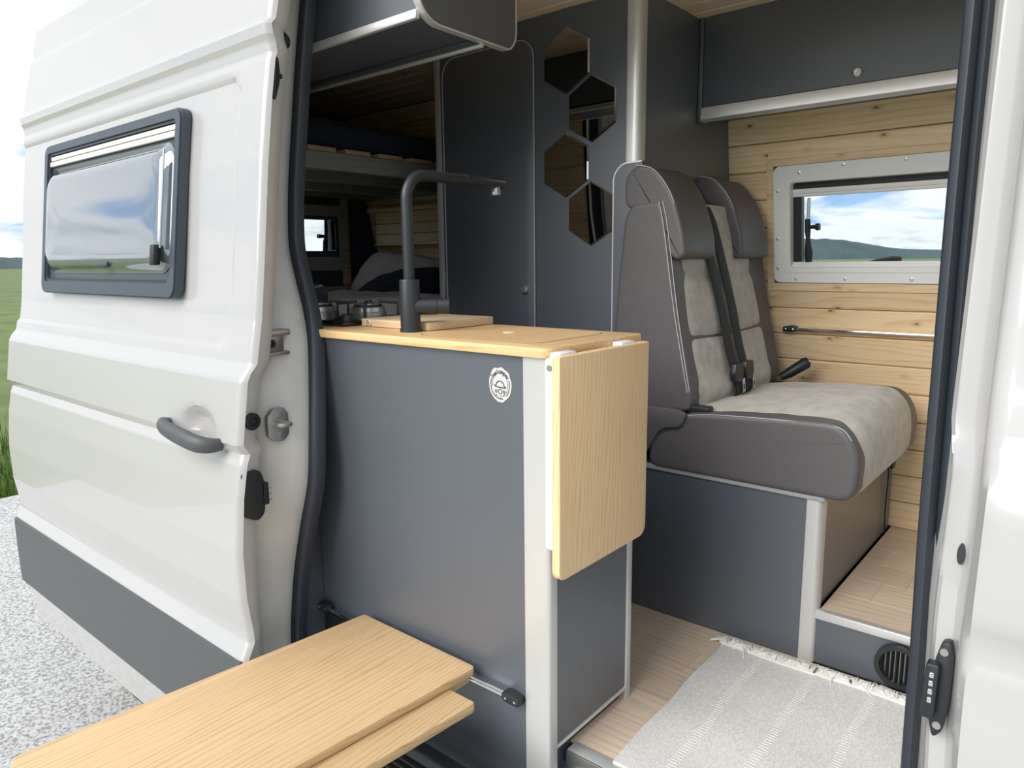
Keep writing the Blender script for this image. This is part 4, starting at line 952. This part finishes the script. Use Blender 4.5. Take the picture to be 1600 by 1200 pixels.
# ------------------------------------------------------------------ sleeping area
bd = thing('bed', (-1.75, .75, 0), 'low bed with white linen across the rear of the van', 'bed')
obj('bed_box', MB().box(XRS+.01, -1.12, .06, 1.50, .0, .76), 'lam', bd, 0)
def mtop(u, v):
    x, y = XRS+.012+1.21*u, .07+1.39*v
    e = min(min(u, 1-u)*1.21, min(v, 1-v)*1.39)
    return Vector((x, y, .80+.10*sm(e/.07)+.022*mnoise.noise(Vector((x*3.2, y*3.2, 1)))*sm(e/.15)+.012*mnoise.noise(Vector((x*9, y*6, 5)))))
mt = MB(); mt.grid(mtop, 50, 60); mt.box(XRS+.012, -1.128, .07, 1.46, .762, .802, .01)
obj('mattress', mt, 'linen', bd, 60)
def pillow(name, c, sx, sy, sz, rot, m, lb):
    T = Matrix.Translation(c) @ rot
    def T_(v): return T @ v
    b = MB(T_)
    def f(u, v, s):
        a, q = 2*u-1, 2*v-1; w = (max(0, 1-a**4)*max(0, 1-q**4))**.5
        return Vector((a*sx*(1-.06*q*q), q*sy*(1-.06*a*a), s*sz*w*(1+.15*mnoise.noise(Vector((a*2, q*2, s))))))
    b.grid(lambda u, v: f(u, v, 1), 20, 20); b.grid(lambda u, v: f(u, v, -1), 20, 20)
    return obj(name, b, m, None, 60, label=lb, cat='pillow')
pillow('pillow', Vector((-1.95, 1.31, .995)), .25, .15, .06, Matrix.Rotation(math.radians(48), 4, 'X') @ Matrix.Rotation(math.radians(8), 4, 'Y'), 'linen', 'white pillow leaning on the wall behind the bed')
pillow('cushion', Vector((-1.80, 1.24, .965)), .24, .15, .055, Matrix.Rotation(math.radians(22), 4, 'X'), 'navy', 'dark navy cushion lying on the white bed')
# duvet fold
obj('duvet', MB().grid(lambda u, v: Vector((-2.25+1.05*u, .25+.95*v, .885+.055*sm(min(u, 1-u)/.16)*sm(min(v, 1-v)/.14)+.022*mnoise.noise(Vector((u*6, v*5, 3))))), 44, 40), 'linen', label='crumpled white duvet spread on the bed', cat='duvet')
# shelf box of pine on the far wall above the bed
sx0, sx1, sy0 = -2.16, -1.10, 1.36
bx_ = thing('pine_shelf_box', (-1.63, 1.40, 1.17), 'pine boxed shelf on the wall above the bed', 'shelf')
for a, b in ((1.172, 1.215), (1.217, 1.268), (1.270, 1.325)): obj('plank', MB().box(sx0+.01, sx1, sy0, sy0+.014, a, b, .003, 1), 'pine', bx_)
obj('top_ledge', MB().box(sx0-.03, sx1, sy0-.02, 1.425, 1.327, 1.345, .003), 'pine', bx_)
obj('bottom_board', MB().box(sx0, sx1, sy0+.002, 1.45, 1.160, 1.172, .003), 'pine', bx_)
obj('curtain', MB().grid(lambda u, v: Vector((XRS+.02+.075*u, 1.33+.14*u+.012*math.sin(u*25), .90+.55*v)), 24, 4), 'navy', label='dark navy curtain in the rear corner', cat='curtain')
# upper bunk: cross beams, slats and dark mattress
bk_ = thing('bunk_bed', (-1.87, .75, 1.39), 'upper bunk of grey cross beams and wooden slats', 'bunk bed')
BZ = 1.405
for xx in (-1.40, -1.72, -2.04, -2.31): obj('cross_beam', MB().box(xx-.022, xx+.022, .10, 1.395, BZ, BZ+.062, .003), 'greywood', bk_)
for i in range(8):
    y0 = .12+i*.158; obj('slat', MB().box(-2.33, -1.378, y0, y0+.118, BZ+.063, BZ+.079, .002), 'slat', bk_)
obj('side_rail', MB().box(-2.33, -1.38, 1.385, 1.41, BZ-.01, BZ+.06, .003), 'greywood', bk_)
obj('bunk_mattress', MB().box(-2.33, -1.42, .11, 1.37, BZ+.081, BZ+.18, .03, 3), 'navy', None, 40, label='dark navy mattress on the upper bunk', cat='mattress')
